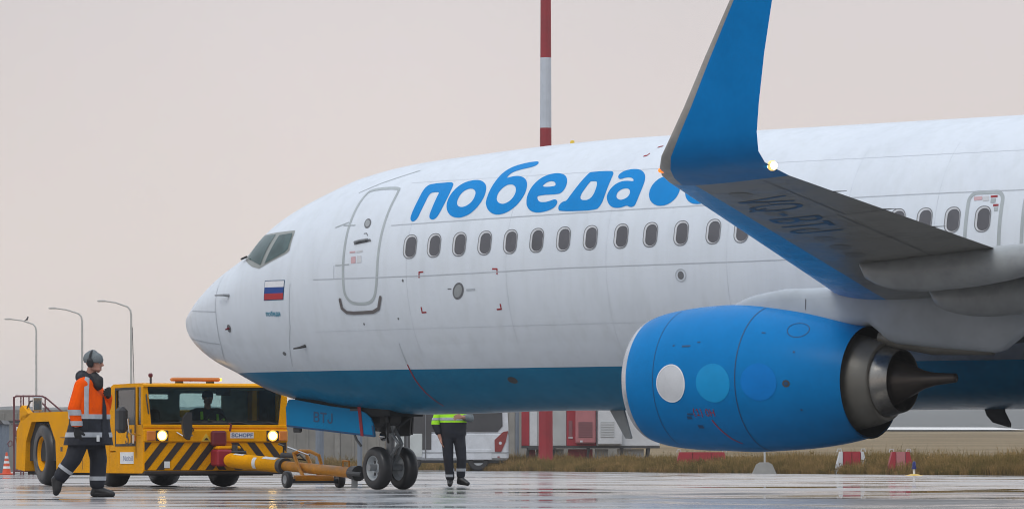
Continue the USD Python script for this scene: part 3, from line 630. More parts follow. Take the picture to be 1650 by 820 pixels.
# ---- landing gear
GX = 4.155
def steer(t, deg=20):
    t = t.copy(); t.apply_translation([-GX, 0, 0]); t.apply_transform(trimesh.transformations.rotation_matrix(math.radians(deg), [0, 0, 1])); t.apply_translation([GX, 0, 0]); return t
def wheel(parent, c, axis, R, w, rim_r, rim_m, put, name='wheel', out=1, holes=6):
    a, u, v = frame(axis); h = w / 2
    tyre = lathe([(rim_r, -h * .8), (rim_r * 1.05, -h * .95), (R * .80, -h), (R * .93, -h * .82), (R * .985, -h * .5), (R, -h * .2), (R, h * .2), (R * .985, h * .5), (R * .93, h * .82), (R * .80, h), (rim_r * 1.05, h * .95), (rim_r, h * .8)], c, axis, 40)
    ty = part(name, put(tyre), 'rubber', parent, 50) if put is not PLAIN else obj(name, tyre, 'rubber', parent, 50)
    rim = lathe([(0, .35 * h), (rim_r * .28, .40 * h), (rim_r * .34, .15 * h), (rim_r * .75, .1 * h), (rim_r * .86, .62 * h), (rim_r * .97, .86 * h), (rim_r * 1.02, .80 * h), (rim_r * 1.02, -.8 * h), (rim_r * .9, -.7 * h), (rim_r * .7, -.3 * h), (0, -.3 * h)], c, V(axis, float) * out, 40)
    hub = []
    for k in range(holes):
        t = k / holes * 2 * np.pi; p = V(c) + (np.cos(t) * u + np.sin(t) * v) * rim_r * .55
        hub.append(cyl(p + a * h * .08 * out, p + a * h * .2 * out, rim_r * .145, n=8))  # dark discs painting the shade inside the rim holes
    for nm, ms, mm in (('rim', rim, rim_m), ('rim_bolt', trimesh.util.concatenate(hub), 'gear_dark')):
        part(nm, put(ms), mm, ty, 40) if put is not PLAIN else obj(nm, ms, mm, ty, 40)
    return ty
PLAIN = object()
ng = part('nose_gear', steer(trimesh.util.concatenate([sweep([(GX - .02, 0, .34), (GX, 0, .8), (GX + .02, 0, 1.6)], [.07, .075, .10], 14), cyl((GX, -.40, .345), (GX, .40, .345), .055)])), 'strut')
for s in (-1, 1): wheel(ng, (GX, s * .235, .336), (0, 1, 0), .338, .215, .195, 'rim_grey', steer, 'tyre', s)
part('torque_link', steer(trimesh.util.concatenate([sweep([(GX + .06, -.05, .95), (GX + .30, -.03, .72), (GX + .07, -.05, .45)], .03, 6), sweep([(GX + .06, .07, .95), (GX + .30, .03, .72), (GX + .07, .07, .45)], .03, 6)])), 'strut', ng)
part('steering_cylinder', steer(trimesh.util.concatenate([cyl((GX - .06, -.18, .97), (GX - .06, .18, .97), .06), cyl((GX + .05, -.1, 1.12), (GX + .05, .1, 1.12), .12)])), 'gear_dark', ng)
part('drag_strut', sweep([(GX + .05, .10, 1.0), (GX - .5, .12, 1.35)], .045, 8), 'gear_dark', ng)
part('hydraulic_hose', steer(sweep([(GX + .12, .12, 1.15), (GX + .26, .2, 1.0), (GX + .24, .2, .82), (GX + .1, .1, .74)], .018, 6)), 'black', ng)
part('taxi_light', steer(lathe([(0, .06), (.06, .05), (.08, 0), (.04, -.1)], (GX - .12, .05, .84), (-1, 0, 0), 14)), 'chrome', ng)
part('gear_well', box(2.55, 4.48, -.42, .42, 1.15, 1.45), 'dark_void', ng)
part('bay_rod', sweep([(4.3, .3, 1.15), (4.25, .12, .9)], .03, 6), 'gear_dark', ng); part('bay_rod', sweep([(4.45, -.25, 1.2), (4.25, -.1, 1.0)], .03, 6), 'gear_dark', ng)
part('aft_door', prism([(3.62, 1.24), (4.33, 1.20), (4.30, .845), (4.05, .835), (3.85, .92)], -.33, -.30), 'gear_dark', ng)
part('bay_equipment', box(3.75, 4.2, -.22, .24, .98, 1.25, .06), 'gear_dark', ng)
gdp = Polygon([(2.415, .994), (2.40, 1.30), (2.44, 1.40), (2.53, 1.43), (3.3, 1.315), (3.72, 1.27), (3.90, 1.248), (4.03, 1.20), (4.13, 1.12), (4.18, 1.02), (4.20, .92), (4.214, .821)])
gd = part('nose_gear_door', prism(gdp.buffer(-.02).buffer(.02), .44, .47), 'door_blue', PLANE, 30)
part('door_edge', prism(gdp.buffer(-.02).buffer(.02).intersection(Polygon([(2, .5), (5, .5), (5, 1.0), (2.4, 1.02)])).difference(gdp.buffer(-.02).buffer(.02).buffer(-.03)), .435, .475), 'seam_blue', gd)
t = text_shape('BTJ', .155, True); t.vertices = np.stack([2.955 + t.vertices[:, 0] * 1.05, np.full(len(t.vertices), .474), 1.075 + t.vertices[:, 1] - .09 * t.vertices[:, 0]], 1)
if t.face_normals[:, 1].mean() < 0: t.invert()
part('registration_letters', t, 'dark_blue', gd, False)
part('red_strap', prism([(3.875, 1.30), (3.935, 1.30), (3.995, .835), (3.94, .84)], .472, .482), 'tape_red', gd)
part('door_actuator', sweep([(3.80, .46, .86), (3.85, .47, .78), (3.93, .45, .68)], .02, 6), 'gear_dark', gd)
part('door_bumper', box(2.5, 2.66, .36, .43, .90, .99, .02), 'gear_dark', gd)
part('door_latch', box(3.72, 3.88, .465, .478, 1.235, 1.27), 'gear_dark', gd)
part('nose_gear_door', prism([(2.5, 1.40), (4.264, 1.188), (4.239, .863), (2.5, 1.0)], -.47, -.44), 'gear_dark', PLANE, 30)
for s in (1, -1):
    mg = part('main_gear', trimesh.util.concatenate([sweep([(19.75, s * 2.93, .55), (19.75, s * 2.93, 2.6)], [.11, .14], 14), cyl((19.75, s * 2.5, .55), (19.75, s * 3.36, .55), .07)]), 'strut')
    for k in (-1, 1): wheel(mg, (19.75, s * 2.93 + k * .43, .565), (0, 1, 0), .565, .40, .29, 'rim_grey', lambda q: q, 'tyre', k)

# ------------------------------------------------------------------ the tow tractor (x to the right as seen from its front, y backwards, z up)
TUG = thing('tow_tractor', 'low yellow aircraft tow tractor with lit headlights and black hazard stripes across its front', 'tow tractor', (-5.04, 78.5, 0), 21.65)
tp = lambda n, m, mt, par=TUG, sm=35, label=None: obj(n, m, mt, par, sm, label)
HWD = 1.285
side_prof = [(1.95, .24), (1.95, 1.33), (6.9, 1.33), (7.55, 1.27), (7.9, 1.02), (7.95, .30), (7.35, .26), (7.28, .80), (6.9, 1.16), (5.75, 1.16), (5.32, .80), (5.25, .24)]
body = tp('rear_body', prism(Polygon(side_prof).buffer(-.02).buffer(.02), -HWD, HWD, 'yz'), 'yellow')
tp('wheel_arch', box(-1.20, 1.20, 5.3, 7.3, .45, 1.15), 'dark_void', body)
tp('body_panel_line', box(-HWD - .004, -HWD + .002, 3.6, 3.615, .3, 1.3), 'stripe_black', body)
tp('body_panel_line', box(-HWD - .004, -HWD + .002, 3.6, 5.0, .86, .872), 'stripe_black', body)
tp('fuel_flap', box(-HWD - .006, -HWD + .002, 4.86, 4.98, .62, .70), 'stripe_black', body)
tp('rear_ear', prism([(7.0, 1.30), (7.15, 1.33), (7.55, 1.47), (7.7, 1.42), (7.72, 1.2), (7.4, 1.2)], -HWD, -HWD + .10, 'yz'), 'yellow', body)
tx = text_shape('SCHOPF', .10); tx.vertices = np.stack([np.full(len(tx.vertices), -HWD - .004), 4.55 - tx.vertices[:, 0], .80 + tx.vertices[:, 1]], 1)
if tx.face_normals[:, 0].mean() > 0: tx.invert()
tp('side_lettering', tx, 'stripe_black', body, False)
# cab: a tub with posts, roof and panes
cabp = prism([(0, .26), (0, .72), (.0, 1.06), (.9, 1.06), (.9, .60), (1.95, .60), (1.95, .24), (.06, .24)], -HWD + .003, HWD - .003, 'yz')
cab = tp('cab', cabp, 'yellow')
tp('cab_floor', box(-1.2, 1.2, .95, 1.94, .601, .64), 'cab_trim', cab)
tp('dashboard', prism([(.10, 1.06), (.10, 1.10), (.45, 1.14), (.75, 1.08), (.75, 1.05)], -1.2, 1.2, 'yz'), 'cab_trim', cab)
for s in (-1, 1):
    tp('front_post', prism([(s * 1.285, 1.05), (s * 1.285, 1.70), (s * 1.20, 1.74), (s * 1.20, 1.70), (s * 1.135, 1.05)], 0, .11), 'yellow', cab)
    tp('rear_post', box(min(s * 1.28, s * 1.19), max(s * 1.28, s * 1.19), 1.60, 1.94, .62, 1.72), 'yellow', cab)
    tp('door_post', box(min(s * 1.282, s * 1.22), max(s * 1.282, s * 1.22), .36, .44, .50, 1.70), 'yellow', cab)
    tp('side_pane', box(min(s * 1.262, s * 1.257), max(s * 1.262, s * 1.257), .44, 1.60, .72, 1.70), 'glass', cab)
    tp('door_skirt', box(min(s * 1.281, s * 1.24), max(s * 1.281, s * 1.24), .9, 1.60, .30, .74), 'yellow', cab)
    tp('quarter_pane', box(min(s * 1.262, s * 1.257), max(s * 1.262, s * 1.257), .11, .36, 1.07, 1.70), 'glass', cab)
tp('door_seal', prism(sbox(.42, .70, 1.62, 1.70).difference(sbox(.47, .74, 1.57, 1.66)), -1.288, -1.283, 'yz'), 'cab_trim', cab)
tp('roof', prism(Polygon([(-.03, 1.70), (-.03, 1.73), (.12, 1.765), (1.75, 1.765), (1.97, 1.71), (1.97, 1.69)]), -1.275, 1.275, 'yz'), 'yellow', cab)
tp('roof_lining', box(-1.22, 1.22, .06, 1.90, 1.672, 1.688), 'cab_inside', cab)
bw = sbox(-1.26, .62, 1.26, 1.70).difference(rrect(-1.05, -.25, 1.52, 1.60, .02)).difference(rrect(-.05, .72, 1.20, 1.62, .04))
tp('rear_wall', prism(bw, 1.85, 1.90), 'cab_inside', cab)
for x0, x1, z0, z1 in ((-1.05, -.25, 1.52, 1.60), (-.05, .72, 1.20, 1.62)): tp('rear_pane', box(x0, x1, 1.872, 1.877, z0, z1), 'glass', cab)
wsp = Polygon([(-1.215, 1.70), (1.215, 1.70), (1.15, 1.075), (-1.14, 1.075)])
ws = tp('windscreen', prism(wsp, .045, .051), 'glass')
tp('windscreen_seal', prism(wsp.buffer(.006).difference(wsp.buffer(-.022)), .02, .042), 'cab_trim', ws)
for x0, x1, dz in ((-.95, -.35, 0), (.22, .64, .03), (.85, 1.06, .01)): tp('wiper', sweep([(x0, .012, 1.085 + dz * .2), ((x0 + x1) / 2, .004, 1.10 + dz * .2), (x1, .012, 1.09 - dz)], .012, 6), 'cab_trim', ws)
for x in (-.72, .30):
    st = tp('seat', [box(x - .26, x + .26, 1.15, 1.62, .64, .88, .05)], 'seat_cloth', cab); tp('seat_back', box(x - .25, x + .25, 1.58, 1.76, .80, 1.34, .06), 'seat_cloth', st)
tp('steering_wheel', trimesh.creation.torus(.17, .018, major_sections=24, minor_sections=8).apply_transform(trimesh.transformations.rotation_matrix(.9, [1, 0, 0])).apply_translation([.30, .86, 1.16]), 'cab_trim', cab)
tp('sun_visor', box(.04, .30, .08, .10, 1.56, 1.685, .02), 'cab_trim', cab)
# front face
tp('sill', box(-1.282, 1.282, -.02, .06, 1.0, 1.062, .012), 'yellow', cab)
bp = tp('light_panel', box(-1.283, 1.283, -.06, .02, .765, .985, .02), 'yellow')
for x in (-.965, 1.005):
    hl = tp('headlight_housing', box(x - .11, x + .11, -.072, -.05, .785, .965, .015), 'cab_trim', bp)
    tp('headlight', lathe([(0, .03), (.05, .026), (.068, .01), (.07, -.01)], (x, -.07, .876), (0, -1, 0), 20), 'headlight', hl)
    tp('lamp_rim', lathe([(.07, .012), (.092, .006), (.092, -.01)], (x, -.07, .876), (0, -1, 0), 20), 'lamp_rim', hl)  # emissive amber ring imitating the warm glow round the headlight
for x in (-1.16, 1.19): tp('indicator', box(x - .075, x + .075, -.078, -.05, .79, .955, .012), 'orange_lens', bp)
hz = tp('hazard_panel', box(-1.275, 1.275, -.03, .02, .285, .768, .01), 'yellow')
panel = sbox(-1.265, .30, 1.265, .762)
for k in range(-7, 8):
    for s in (-1, 1):
        x = .07 + .29 * k
        st = Polygon([(s * x, .28), (s * (x + .135), .28), (s * (x + .135 - .40), .78), (s * (x - .40), .78)]).intersection(panel).intersection(sbox(.02, 0, 2, 2) if s > 0 else sbox(-2, 0, -.02, 2))
        if st.area > .004: tp('hazard_stripe', prism(st, -.037, -.030), 'stripe_black', hz)
tp('label_plate', box(-.92, -.82, -.044, -.036, .33, .44), 'label_white', hz)
tp('bumper_lip', box(-1.27, 1.27, -.05, .3, .225, .282, .015), 'stripe_black')
tp('underside', box(-1.1, 1.1, .2, 7.8, .20, .26), 'dark_void')
lp = tp('maker_plate', box(.245, .665, -.068, -.058, .835, .935), 'label_white', bp)
tx = text_shape('SCHOPF', .062, True); tx.vertices = np.stack([.262 + tx.vertices[:, 0] * 1.12, np.full(len(tx.vertices), -.070), .855 + tx.vertices[:, 1]], 1)
if tx.face_normals[:, 1].mean() > 0: tx.invert()
tp('maker_lettering', tx, 'label_blue', lp, False)
wt = tp('warning_triangle', prism([(-.27, .78), (-.10, .78), (-.185, .92)], -.068, -.059), 'warn_yellow', bp); tp('warning_mark', prism([(-.22, .80), (-.14, .80), (-.17, .845), (-.20, .83)], -.072, -.067), 'stripe_black', wt)
# hitch in the middle of the front
hi = tp('hitch', box(-.11, .15, -.18, -.05, .70, .96, .03), 'dark_red')
tp('hitch_jaw', box(-.10, .18, -.42, -.03, .36, .64, .03), 'tape_red', hi); tp('hitch_pin', cyl((.24, -.32, .36), (.24, -.32, .72), .05), 'gear_dark', hi)
for z in (.40, .50, .60): tp('hitch_plate', box(.14, .42, -.42, -.03, z - .02, z + .02, .01), 'gear_dark', hi)
tp('hitch_bracket', box(-.05, .36, -.30, -.03, .64, .70, .02), 'yellow', hi); tp('hitch_lever', sweep([(.22, -.12, .95), (.24, -.13, 1.06), (.20, -.13, 1.08)], .02, 6), 'dark_red', hi)
# mirrors, aerial, beacon bar
mr = tp('front_mirror', prism(Polygon([(-.685, 1.17), (-.60, 1.27), (-.53, 1.27), (-.525, .93), (-.57, .79), (-.655, .84), (-.69, 1.0)]).buffer(-.02).buffer(.02), -.36, -.27), 'cab_trim'); tp('mirror_arm', sweep([(-.70, -.06, .93), (-.62, -.2, .86), (-.5, -.3, .88)], .014, 6), 'chrome', mr); tp('mirror_arm', sweep([(-.42, -.06, .96), (-.45, -.2, .97), (-.5, -.3, 1.0)], .014, 6), 'gear_dark', mr)
sm = tp('side_mirror', box(-1.66, -1.50, .10, .42, .92, 1.36, .06), 'cab_trim'); tp('mirror_arm', sweep([(-1.52, .10, 1.16), (-1.50, .08, .93), (-1.44, .10, .90), (-1.27, .16, .88)], .014, 6), 'chrome', sm)
sm2 = tp('side_mirror', box(1.36, 1.44, .06, .22, 1.34, 1.50, .03), 'cab_trim'); tp('mirror_arm', sweep([(1.27, .1, 1.30), (1.38, .1, 1.36)], .014, 6), 'gear_dark', sm2)
rm = tp('rear_mirror', box(-1.20, -1.02, 7.1, 7.14, 1.36, 1.62, .03), 'mirror_glass'); tp('mirror_arm', sweep([(-1.24, 7.35, 1.42), (-1.22, 7.2, 1.54), (-1.12, 7.12, 1.56)], .016, 6), 'gear_dark', rm)
wl_ = tp('work_light', box(-1.16, -1.09, .04, .12, 1.86, 1.93, .02), 'dark_red'); tp('light_stalk', cyl((-1.12, .08, 1.74), (-1.12, .08, 1.88), .018), 'gear_dark', wl_)
tp('whip_aerial', cyl((-.95, 1.6, 1.75), (-.98, 1.6, 2.75), .006, n=5), 'gear_dark')
tp('grab_rail', sweep([(-1.22, .02, 1.60), (-1.23, -.03, 1.5), (-1.20, -.03, 1.3), (-1.18, .01, 1.24)], .012, 6), 'gear_dark', cab)
tp('door_handle', box(-1.30, -1.28, .50, .56, .74, .90, .01), 'chrome', cab); tp('door_lamp', box(-1.30, -1.28, .40, .46, .78, .92, .01), 'orange_lens', cab)
bb = tp('beacon_bar', box(-.70, .17, .22, .36, 1.80, 1.865, .025), 'orange_lens'); tp('beacon_lamp', box(.165, .20, .24, .34, 1.81, 1.855, .01), 'beacon_glow', bb)
for x in (-.55, .0): tp('beacon_foot', box(x - .06, x + .06, .25, .33, 1.76, 1.805), 'gear_dark', bb)
# markings on the flank of the cab
tx = text_shape('31', .27, True); tx.vertices = np.stack([np.full(len(tx.vertices), -HWD - .006), 1.02 - tx.vertices[:, 0] * .95, .72 + tx.vertices[:, 1]], 1)
if tx.face_normals[:, 0].mean() > 0: tx.invert()
tp('door_leaf', box(-1.284, -1.262, .80, 1.60, .72, 1.02), 'yellow', cab)
tp('fleet_number', tx, 'stripe_black', cab, False)
pl_ = tp('number_plate', box(-1.292, -1.280, .52, 1.30, .40, .60), 'label_white', cab)
tx = text_shape('Nobil', .085); tx.vertices = np.stack([np.full(len(tx.vertices), -1.294), 1.12 - tx.vertices[:, 0] * 2.0, .45 + tx.vertices[:, 1]], 1)
if tx.face_normals[:, 0].mean() > 0: tx.invert()
tp('plate_lettering', tx, 'label_blue', pl_, False)
for (x, y, R, w, sg) in ((-1.0, 2.6, .50, .42, -1), (1.0, 2.6, .50, .42, 1), (-1.06, 6.3, .575, .46, -1), (1.06, 6.3, .575, .46, 1)):
    wheel(TUG, (x, y, R), (1, 0, 0), R, w, R * .55, 'yellow', PLAIN, 'tyre', sg)
tp('front_arch', box(-1.26, 1.26, 2.05, 3.2, .25, .85), 'dark_void', body) if False else None

# ------------------------------------------------------------------ the tow bar
P0, P1 = V([-4.78, 78.05, .46]), V([-2.44, 73.55, .25])
TB = thing('tow_bar', 'scuffed yellow tow bar on two small wheels between the tractor and the nose wheel', 'tow bar', (0, 0, 0))
ax_ = P1 - P0; aln = ax_ / np.linalg.norm(ax_); prp = np.cross([0, 0, 1], aln); prp /= np.linalg.norm(prp); at = lambda t, s=0, z=0: P0 + ax_ * t + prp * s + V([0, 0, z])
bar = obj('tube', sweep([at(.0), at(.02), at(.43)], [.10, .125, .125], 18), 'yellow', TB)
obj('tube', sweep([at(.43), at(.97)], [.082, .088], 16), 'bar_yellow', TB)
def sector(t0, t1, a0, a1, r=.1275):
    rows = []
    for t in np.linspace(t0, t1, 4):
        rows.append([at(t) + r * (math.cos(a) * V([0, 0, 1.]) - math.sin(a) * prp * np.sign(prp[1])) for a in np.linspace(a0, a1, 8)])
    return grid_mesh(V(rows), wrap=False)
obj('white_patch', sector(.235, .262, .7, 2.3), 'label_white', bar, True); obj('white_label', sector(.30, .405, .15, .75), 'label_white', bar, True); obj('white_label', sector(.06, .14, .1, .55), 'label_white', bar, True)
obj('collar', sweep([at(.42), at(.45)], .132, 18), 'gear_dark', TB); obj('towing_eye', [sweep([at(-.05, 0), at(.0, 0)], .06, 10)], 'gear_dark', TB)
hd = obj('tow_head', sweep([at(.95), at(1.0)], [.105, .125], 14), 'gear_dark', TB)
for s in (-1, 1): obj('clamp_arm', sweep([at(.97, s * .12), at(1.04, s * .16), at(1.07, s * .12)], .035, 8), 'gear_dark', hd)
obj('head_foot', box(-.05, .05, -.05, .05, 0, .2).apply_translation(at(.97) + V([0, 0, -.24])), 'strut', hd)
tc_ = .665
axl = obj('axle', cyl(at(tc_, -.44, -.20), at(tc_, .44, -.20), .04), 'gear_dark', TB)
obj('axle_beam', sweep([at(tc_, -.34, -.155), at(tc_, .34, -.155)], .055, 8), 'bar_yellow', TB)
for s in (-1, 1):
    c = at(tc_, s * .47, -.17)
    ty = obj('tyre', lathe([(.06, -.04), (.11, -.055), (.135, -.04), (.142, 0), (.135, .04), (.11, .055), (.06, .04)], c, prp, 28), 'rubber', TB, 50)
    obj('rim', lathe([(0, .03), (.03, .035), (.05, .02), (.07, .045), (.07, -.045), (0, -.03)], c, prp, 20), 'strut', ty)
for t0, s in ((.60, -.1), (.60, .1)): obj('strut', sweep([at(t0 - .04, s * 1.1, .24), at(t0, s * 1.2, .02), at(tc_, s * 1.6, -.16)], .03, 8), 'bar_yellow', TB)
obj('hoop', sweep([at(.56, -.12, .22), at(.58, -.05, .27), at(.64, .0, .28), at(.68, .06, .22), at(.69, .08, .08)], .03, 8), 'bar_yellow', TB)
pu = obj('hand_pump', sweep([at(.46, -.08, .18), at(.56, -.08, .20)], .045, 10), 'gear_dark', TB); obj('pump_lever', sweep([at(.47, -.08, .22), at(.49, -.12, .34), at(.45, -.12, .36)], .016, 6), 'gear_dark', pu); obj('pump_lever', sweep([at(.50, -.08, .32), at(.66, -.06, .22)], .014, 6), 'chrome', pu)
obj('hose', sweep([at(.46, .1, .14), at(.50, .14, .2), at(.56, .1, .12), at(.52, .0, .14)], .014, 6), 'black', TB)
obj('grab_handle', sweep([at(.885, 0, .08), at(.885, 0, .18), at(.93, 0, .18), at(.93, 0, .08)], .016, 6), 'bar_yellow', TB)

# ------------------------------------------------------------------ people
def hand(w, d, side_v, bend, r=.0105, curl=.5):
    """wrist, pointing direction, vector from little finger to thumb side, direction in which fingers curl"""
    w, d, s, b = (V(a, float) for a in (w, d, side_v, bend)); d, s, b = d / np.linalg.norm(d), s / np.linalg.norm(s), b / np.linalg.norm(b)
    B = [[(w, .028), (w + d * .05 + s * .022, .020), (w + d * .05 - s * .022, .020)], [(w + d * .05 + s * .022, .020), (w + d * .05 - s * .022, .020), (w + d * .09 + s * .028, .014), (w + d * .09 - s * .03, .013)]]
    for k, ln in enumerate((.072, .082, .076, .06)):
        p = w + d * .09 + s * (.030 - .020 * k); a = d
        for j in range(3):
            a = a + b * curl * (.6 + .15 * k); a /= np.linalg.norm(a); q = p + a * ln * (.45, .32, .23)[j]
            B.append([(p, r * (1 - .1 * j)), (q, r * (.9 - .1 * j))]); p = q
    p = w + d * .035 + s * .03; a = d + s * .9
    for j in range(2):
        a = a / np.linalg.norm(a); q = p + a * (.042, .032)[j]; B.append([(p, r * 1.2), (q, r * 1.0)]); p = q; a = a + b * .4 - s * .2
    return B
def head_bones(c, f):
    c, f = V(c, float), V(f, float); f = f / np.linalg.norm(f); u = V([0, 0, 1.]); l = np.cross(u, f)
    P = lambda a, b, z: c + f * a + l * b + u * z
    B = [[(P(-.025, 0, .03), .088), (P(.03, 0, .045), .075)], [(P(.02, 0, .0), .075), (P(.045, .0, -.06), .05), (P(.055, 0, -.09), .026)], [(P(.07, .025, -.075), .02), (P(.07, -.025, -.075), .02), (P(.0, .05, -.06), .03), (P(.0, -.05, -.06), .03)],
         [(P(.092, 0, .018), .012), (P(.118, 0, -.022), .013), (P(.09, 0, -.03), .014)], [(P(.08, .03, .022), .012), (P(.08, -.03, .022), .012)], [(P(.085, .018, -.05), .009), (P(.085, -.018, -.05), .009)],
         [(P(-.01, .078, -.01), .018), (P(-.012, .082, .02), .018)], [(P(-.01, -.078, -.01), .018), (P(-.012, -.082, .02), .018)]]
    return B, P, l
def face_parts(o, P, l, f):
    for s in (-1, 1):
        e = obj('eye', trimesh.creation.icosphere(2, .011).apply_translation(P(.083, s * .032, .004)), 'flag_white', o, True)
        obj('iris', trimesh.creation.icosphere(1, .006).apply_translation(P(.0905, s * .033, .004)), 'hair', e, True)
        obj('eyebrow', sweep([P(.09, s * .018, .024), P(.086, s * .045, .024)], .005, 6), 'hair', o)
    obj('mouth', sweep([P(.089, -.022, -.052), P(.095, 0, -.051), P(.089, .022, -.052)], .0045, 6), 'dark_red', o)
def slab(o, name, bones, lo, hi, m, grow=.007, seg=.03):
    return obj(name, clip(flesh(bones, grow, seg), lo, hi), m, o, 50)

# the ground handler walking past the tractor
WX, WY = -5.28, 57.8
f = V([.95, -.30, 0]); f /= np.linalg.norm(f); l = V([.30, .95, 0]); l /= np.linalg.norm(l)
WK = thing('person', 'person striding right in orange hi-vis jacket, grey beanie and black ear defenders', 'person', (WX, WY, 0))
hc = V([.055, -.01, 1.665])
shN, shF = V([-.085, -.20, 1.385]), V([.035, .17, 1.40])
elN, wrN = V([-.17, -.27, 1.10]), V([-.135, -.27, .855])
elF, wrF = V([.17, .22, 1.13]), V([.215, .08, 1.24])
hipN, hipF = V([-.05, -.10, .90]), V([.02, .11, .90])
kN, anN, toN = V([-.20, -.10, .475]), V([-.375, -.06, .235]), V([-.415, -.07, .055])
kF, anF, toF = V([.10, .09, .47]), V([.085, .09, .085]), V([.27, .06, .035])
hb, HP, hl = head_bones(hc, f)
neck = [[(hc + V([-.02, 0, -.05]), .058), (V([-.02, 0, 1.46]), .062)]]
core = [[(shN, .065), (shF, .065), (V([-.06, -.12, 1.12]), .09), (V([.04, .12, 1.12]), .09)], [(V([-.06, -.12, 1.12]), .09), (V([.04, .12, 1.12]), .09), (hipN, .09), (hipF, .09)]]
legs = [[(hipN, .085), (kN, .055)], [(kN, .055), (anN, .04)], [(anN, .04), (toN, .03)], [(hipF, .085), (kF, .055)], [(kF, .055), (anF, .04)], [(anF, .04), (toF, .03)]]
arms = [[(shN, .055), (elN, .042)], [(elN, .042), (wrN, .03)], [(shF, .055), (elF, .042)], [(elF, .042), (wrF, .03)]]
hdN, hdF = hand(wrN, (.12, .02, -1), (.9, -.1, .1), (.25, .6, 0), curl=.35), hand(wrF, (.15, -.75, .5), (0, .4, 1), (-.6, 0, -.2), curl=.7)
bd = obj('body', flesh(hb + neck + core + legs + arms + hdN + hdF, 0, .018, 4), 'human_skin', WK, True)
face_parts(bd, HP, hl, f)
tors = [[(shN, .085), (shF, .085), (V([-.03, -.01, 1.42]), .12)], [(shN, .085), (shF, .085), (V([-.085, -.13, 1.12]), .17), (V([.075, .09, 1.12]), .165)],
        [(V([-.085, -.13, 1.12]), .17), (V([.075, .09, 1.12]), .165), (V([-.07, -.10, .92]), .18), (V([.07, .09, .92]), .175)],
        [(V([-.07, -.10, .92]), .18), (V([.07, .09, .92]), .175), (V([-.15, -.08, .60]), .185), (V([.125, .08, .60]), .17)]]
obj('jacket', clip(flesh(tors, 0, .03), (-1, -1, .975), (1, 1, 2)), 'hivis_orange', WK, 50)
sk = obj('jacket_skirt', clip(flesh(tors, 0, .03), (-1, -1, .645), (1, 1, .977)), 'navy', WK, 50)
slN = [[(shN, .092), (elN, .082)], [(elN, .082), (wrN + V([0, 0, .045]), .070)]]
slF = [[(shF, .09), (elF, .078)], [(elF, .078), (wrF, .062)]]
sN = obj('sleeve', clip(flesh(slN), (-1, -1, .875), (1, 1, 2)), 'hivis_orange', WK, 50); obj('sleeve', flesh(slF), 'hivis_orange', WK, 50)
slab(sN, 'reflective_band', slN, (-1, -1, 1.015), (1, 1, 1.085), 'reflective'); slab(sN, 'reflective_band', slN, (-1, -1, .885), (1, 1, .945), 'reflective')
jk = slab(WK, 'reflective_band', tors, (-1, -1, .972), (1, 1, 1.03), 'reflective'); slab(WK, 'reflective_band', tors, (-1, -1, .745), (1, 1, .805), 'reflective')
slab(WK, 'reflective_band', tors, (-.045, -1, 1.03), (.01, -.05, 1.52), 'reflective', .006); slab(WK, 'reflective_band', tors, (.12, -.5, 1.03), (.17, .0, 1.44), 'reflective', .005) if False else None
slab(WK, 'zip_flap', tors, (.165, -.17, .66), (.30, -.02, 1.42), 'navy', .010)
col = [[(V([-.085, -.08, 1.475]), .075), (V([-.05, .08, 1.48]), .075)], [(V([-.10, 0, 1.50]), .085), (V([.03, -.02, 1.455]), .09)], [(V([-.03, -.09, 1.48]), .06), (V([.09, -.05, 1.42]), .055)]]
obj('hood', flesh(col), 'navy', WK, True)
obj('scarf', flesh([[(V([.06, -.04, 1.49]), .07), (V([.10, -.05, 1.40]), .075)], [(V([.12, -.06, 1.46]), .055), (V([.11, -.05, 1.40]), .06)]]), 'glove', WK, True)
tr = [[(hipN, .13), (hipF, .125), (V([-.02, 0, .72]), .13)], [(hipN, .14), (kN, .108)], [(kN, .108), (anN + (kN - anN) * .12, .09)], [(hipF, .135), (kF, .108)], [(kF, .108), (anF + V([0, 0, .09]), .098)]]
obj('trousers', clip(flesh(tr), (-1, -1, 0), (1, 1, .9)), 'navy', WK, 50)
d_ = (kN - anN) / np.linalg.norm(kN - anN); bN = [[(anN + d_ * .115, .095), (anN + d_ * .145, .096)]]
tb_ = flesh(tr, .008); cN = anN + d_ * .135
obj('reflective_band', tri(solid(tb_) ^ m3.Manifold.cylinder(.045, .16, circular_segments=24, center=True).rotate([0, -float(np.degrees(np.arctan2(-d_[0], d_[2]))), 0]).translate(cN.tolist())), 'reflective', WK, 50)
slab(WK, 'reflective_band', tr, (0, -1, .205), (1, 1, .255), 'reflective', .008)
def boot(o, an, toe, heel_dir):
    an, toe = V(an, float), V(toe, float); h = an + V(heel_dir, float)
    b = obj('boot', flesh([[(an + V([0, 0, .05]) if heel_dir[2] < -.03 else an, .062), (h, .045)], [(h, .045), (toe, .042)], [(an, .058), (an * .45 + toe * .55, .048)], [(toe, .042), (an * .3 + toe * .7, .046)]], 0, .02), 'boot', o, True)
    return b
boot(WK, anF, toF, (-.045, 0, -.042)); 
obj('boot', flesh([[(anN + d_ * .05, .062), (anN - V([.055, 0, .02]), .048)], [(anN - V([.055, 0, .02]), .046), (toN, .042)], [(anN, .058), (toN + V([.012, 0, .03]), .05)]], 0, .02), 'boot', WK, True)
for b in (hdN, hdF): obj('glove', flesh(b, .006, .012, 3, 10), 'glove', WK, True)
bn = obj('beanie', clip(flesh([[(HP(-.025, 0, .04), .102), (HP(.03, 0, .055), .084)], [(HP(-.045, 0, .06), .098), (HP(-.02, 0, .095), .080)]]), (-1, -1, float(hc[2]) + .015), (1, 1, 2)), 'knit', WK, 60)
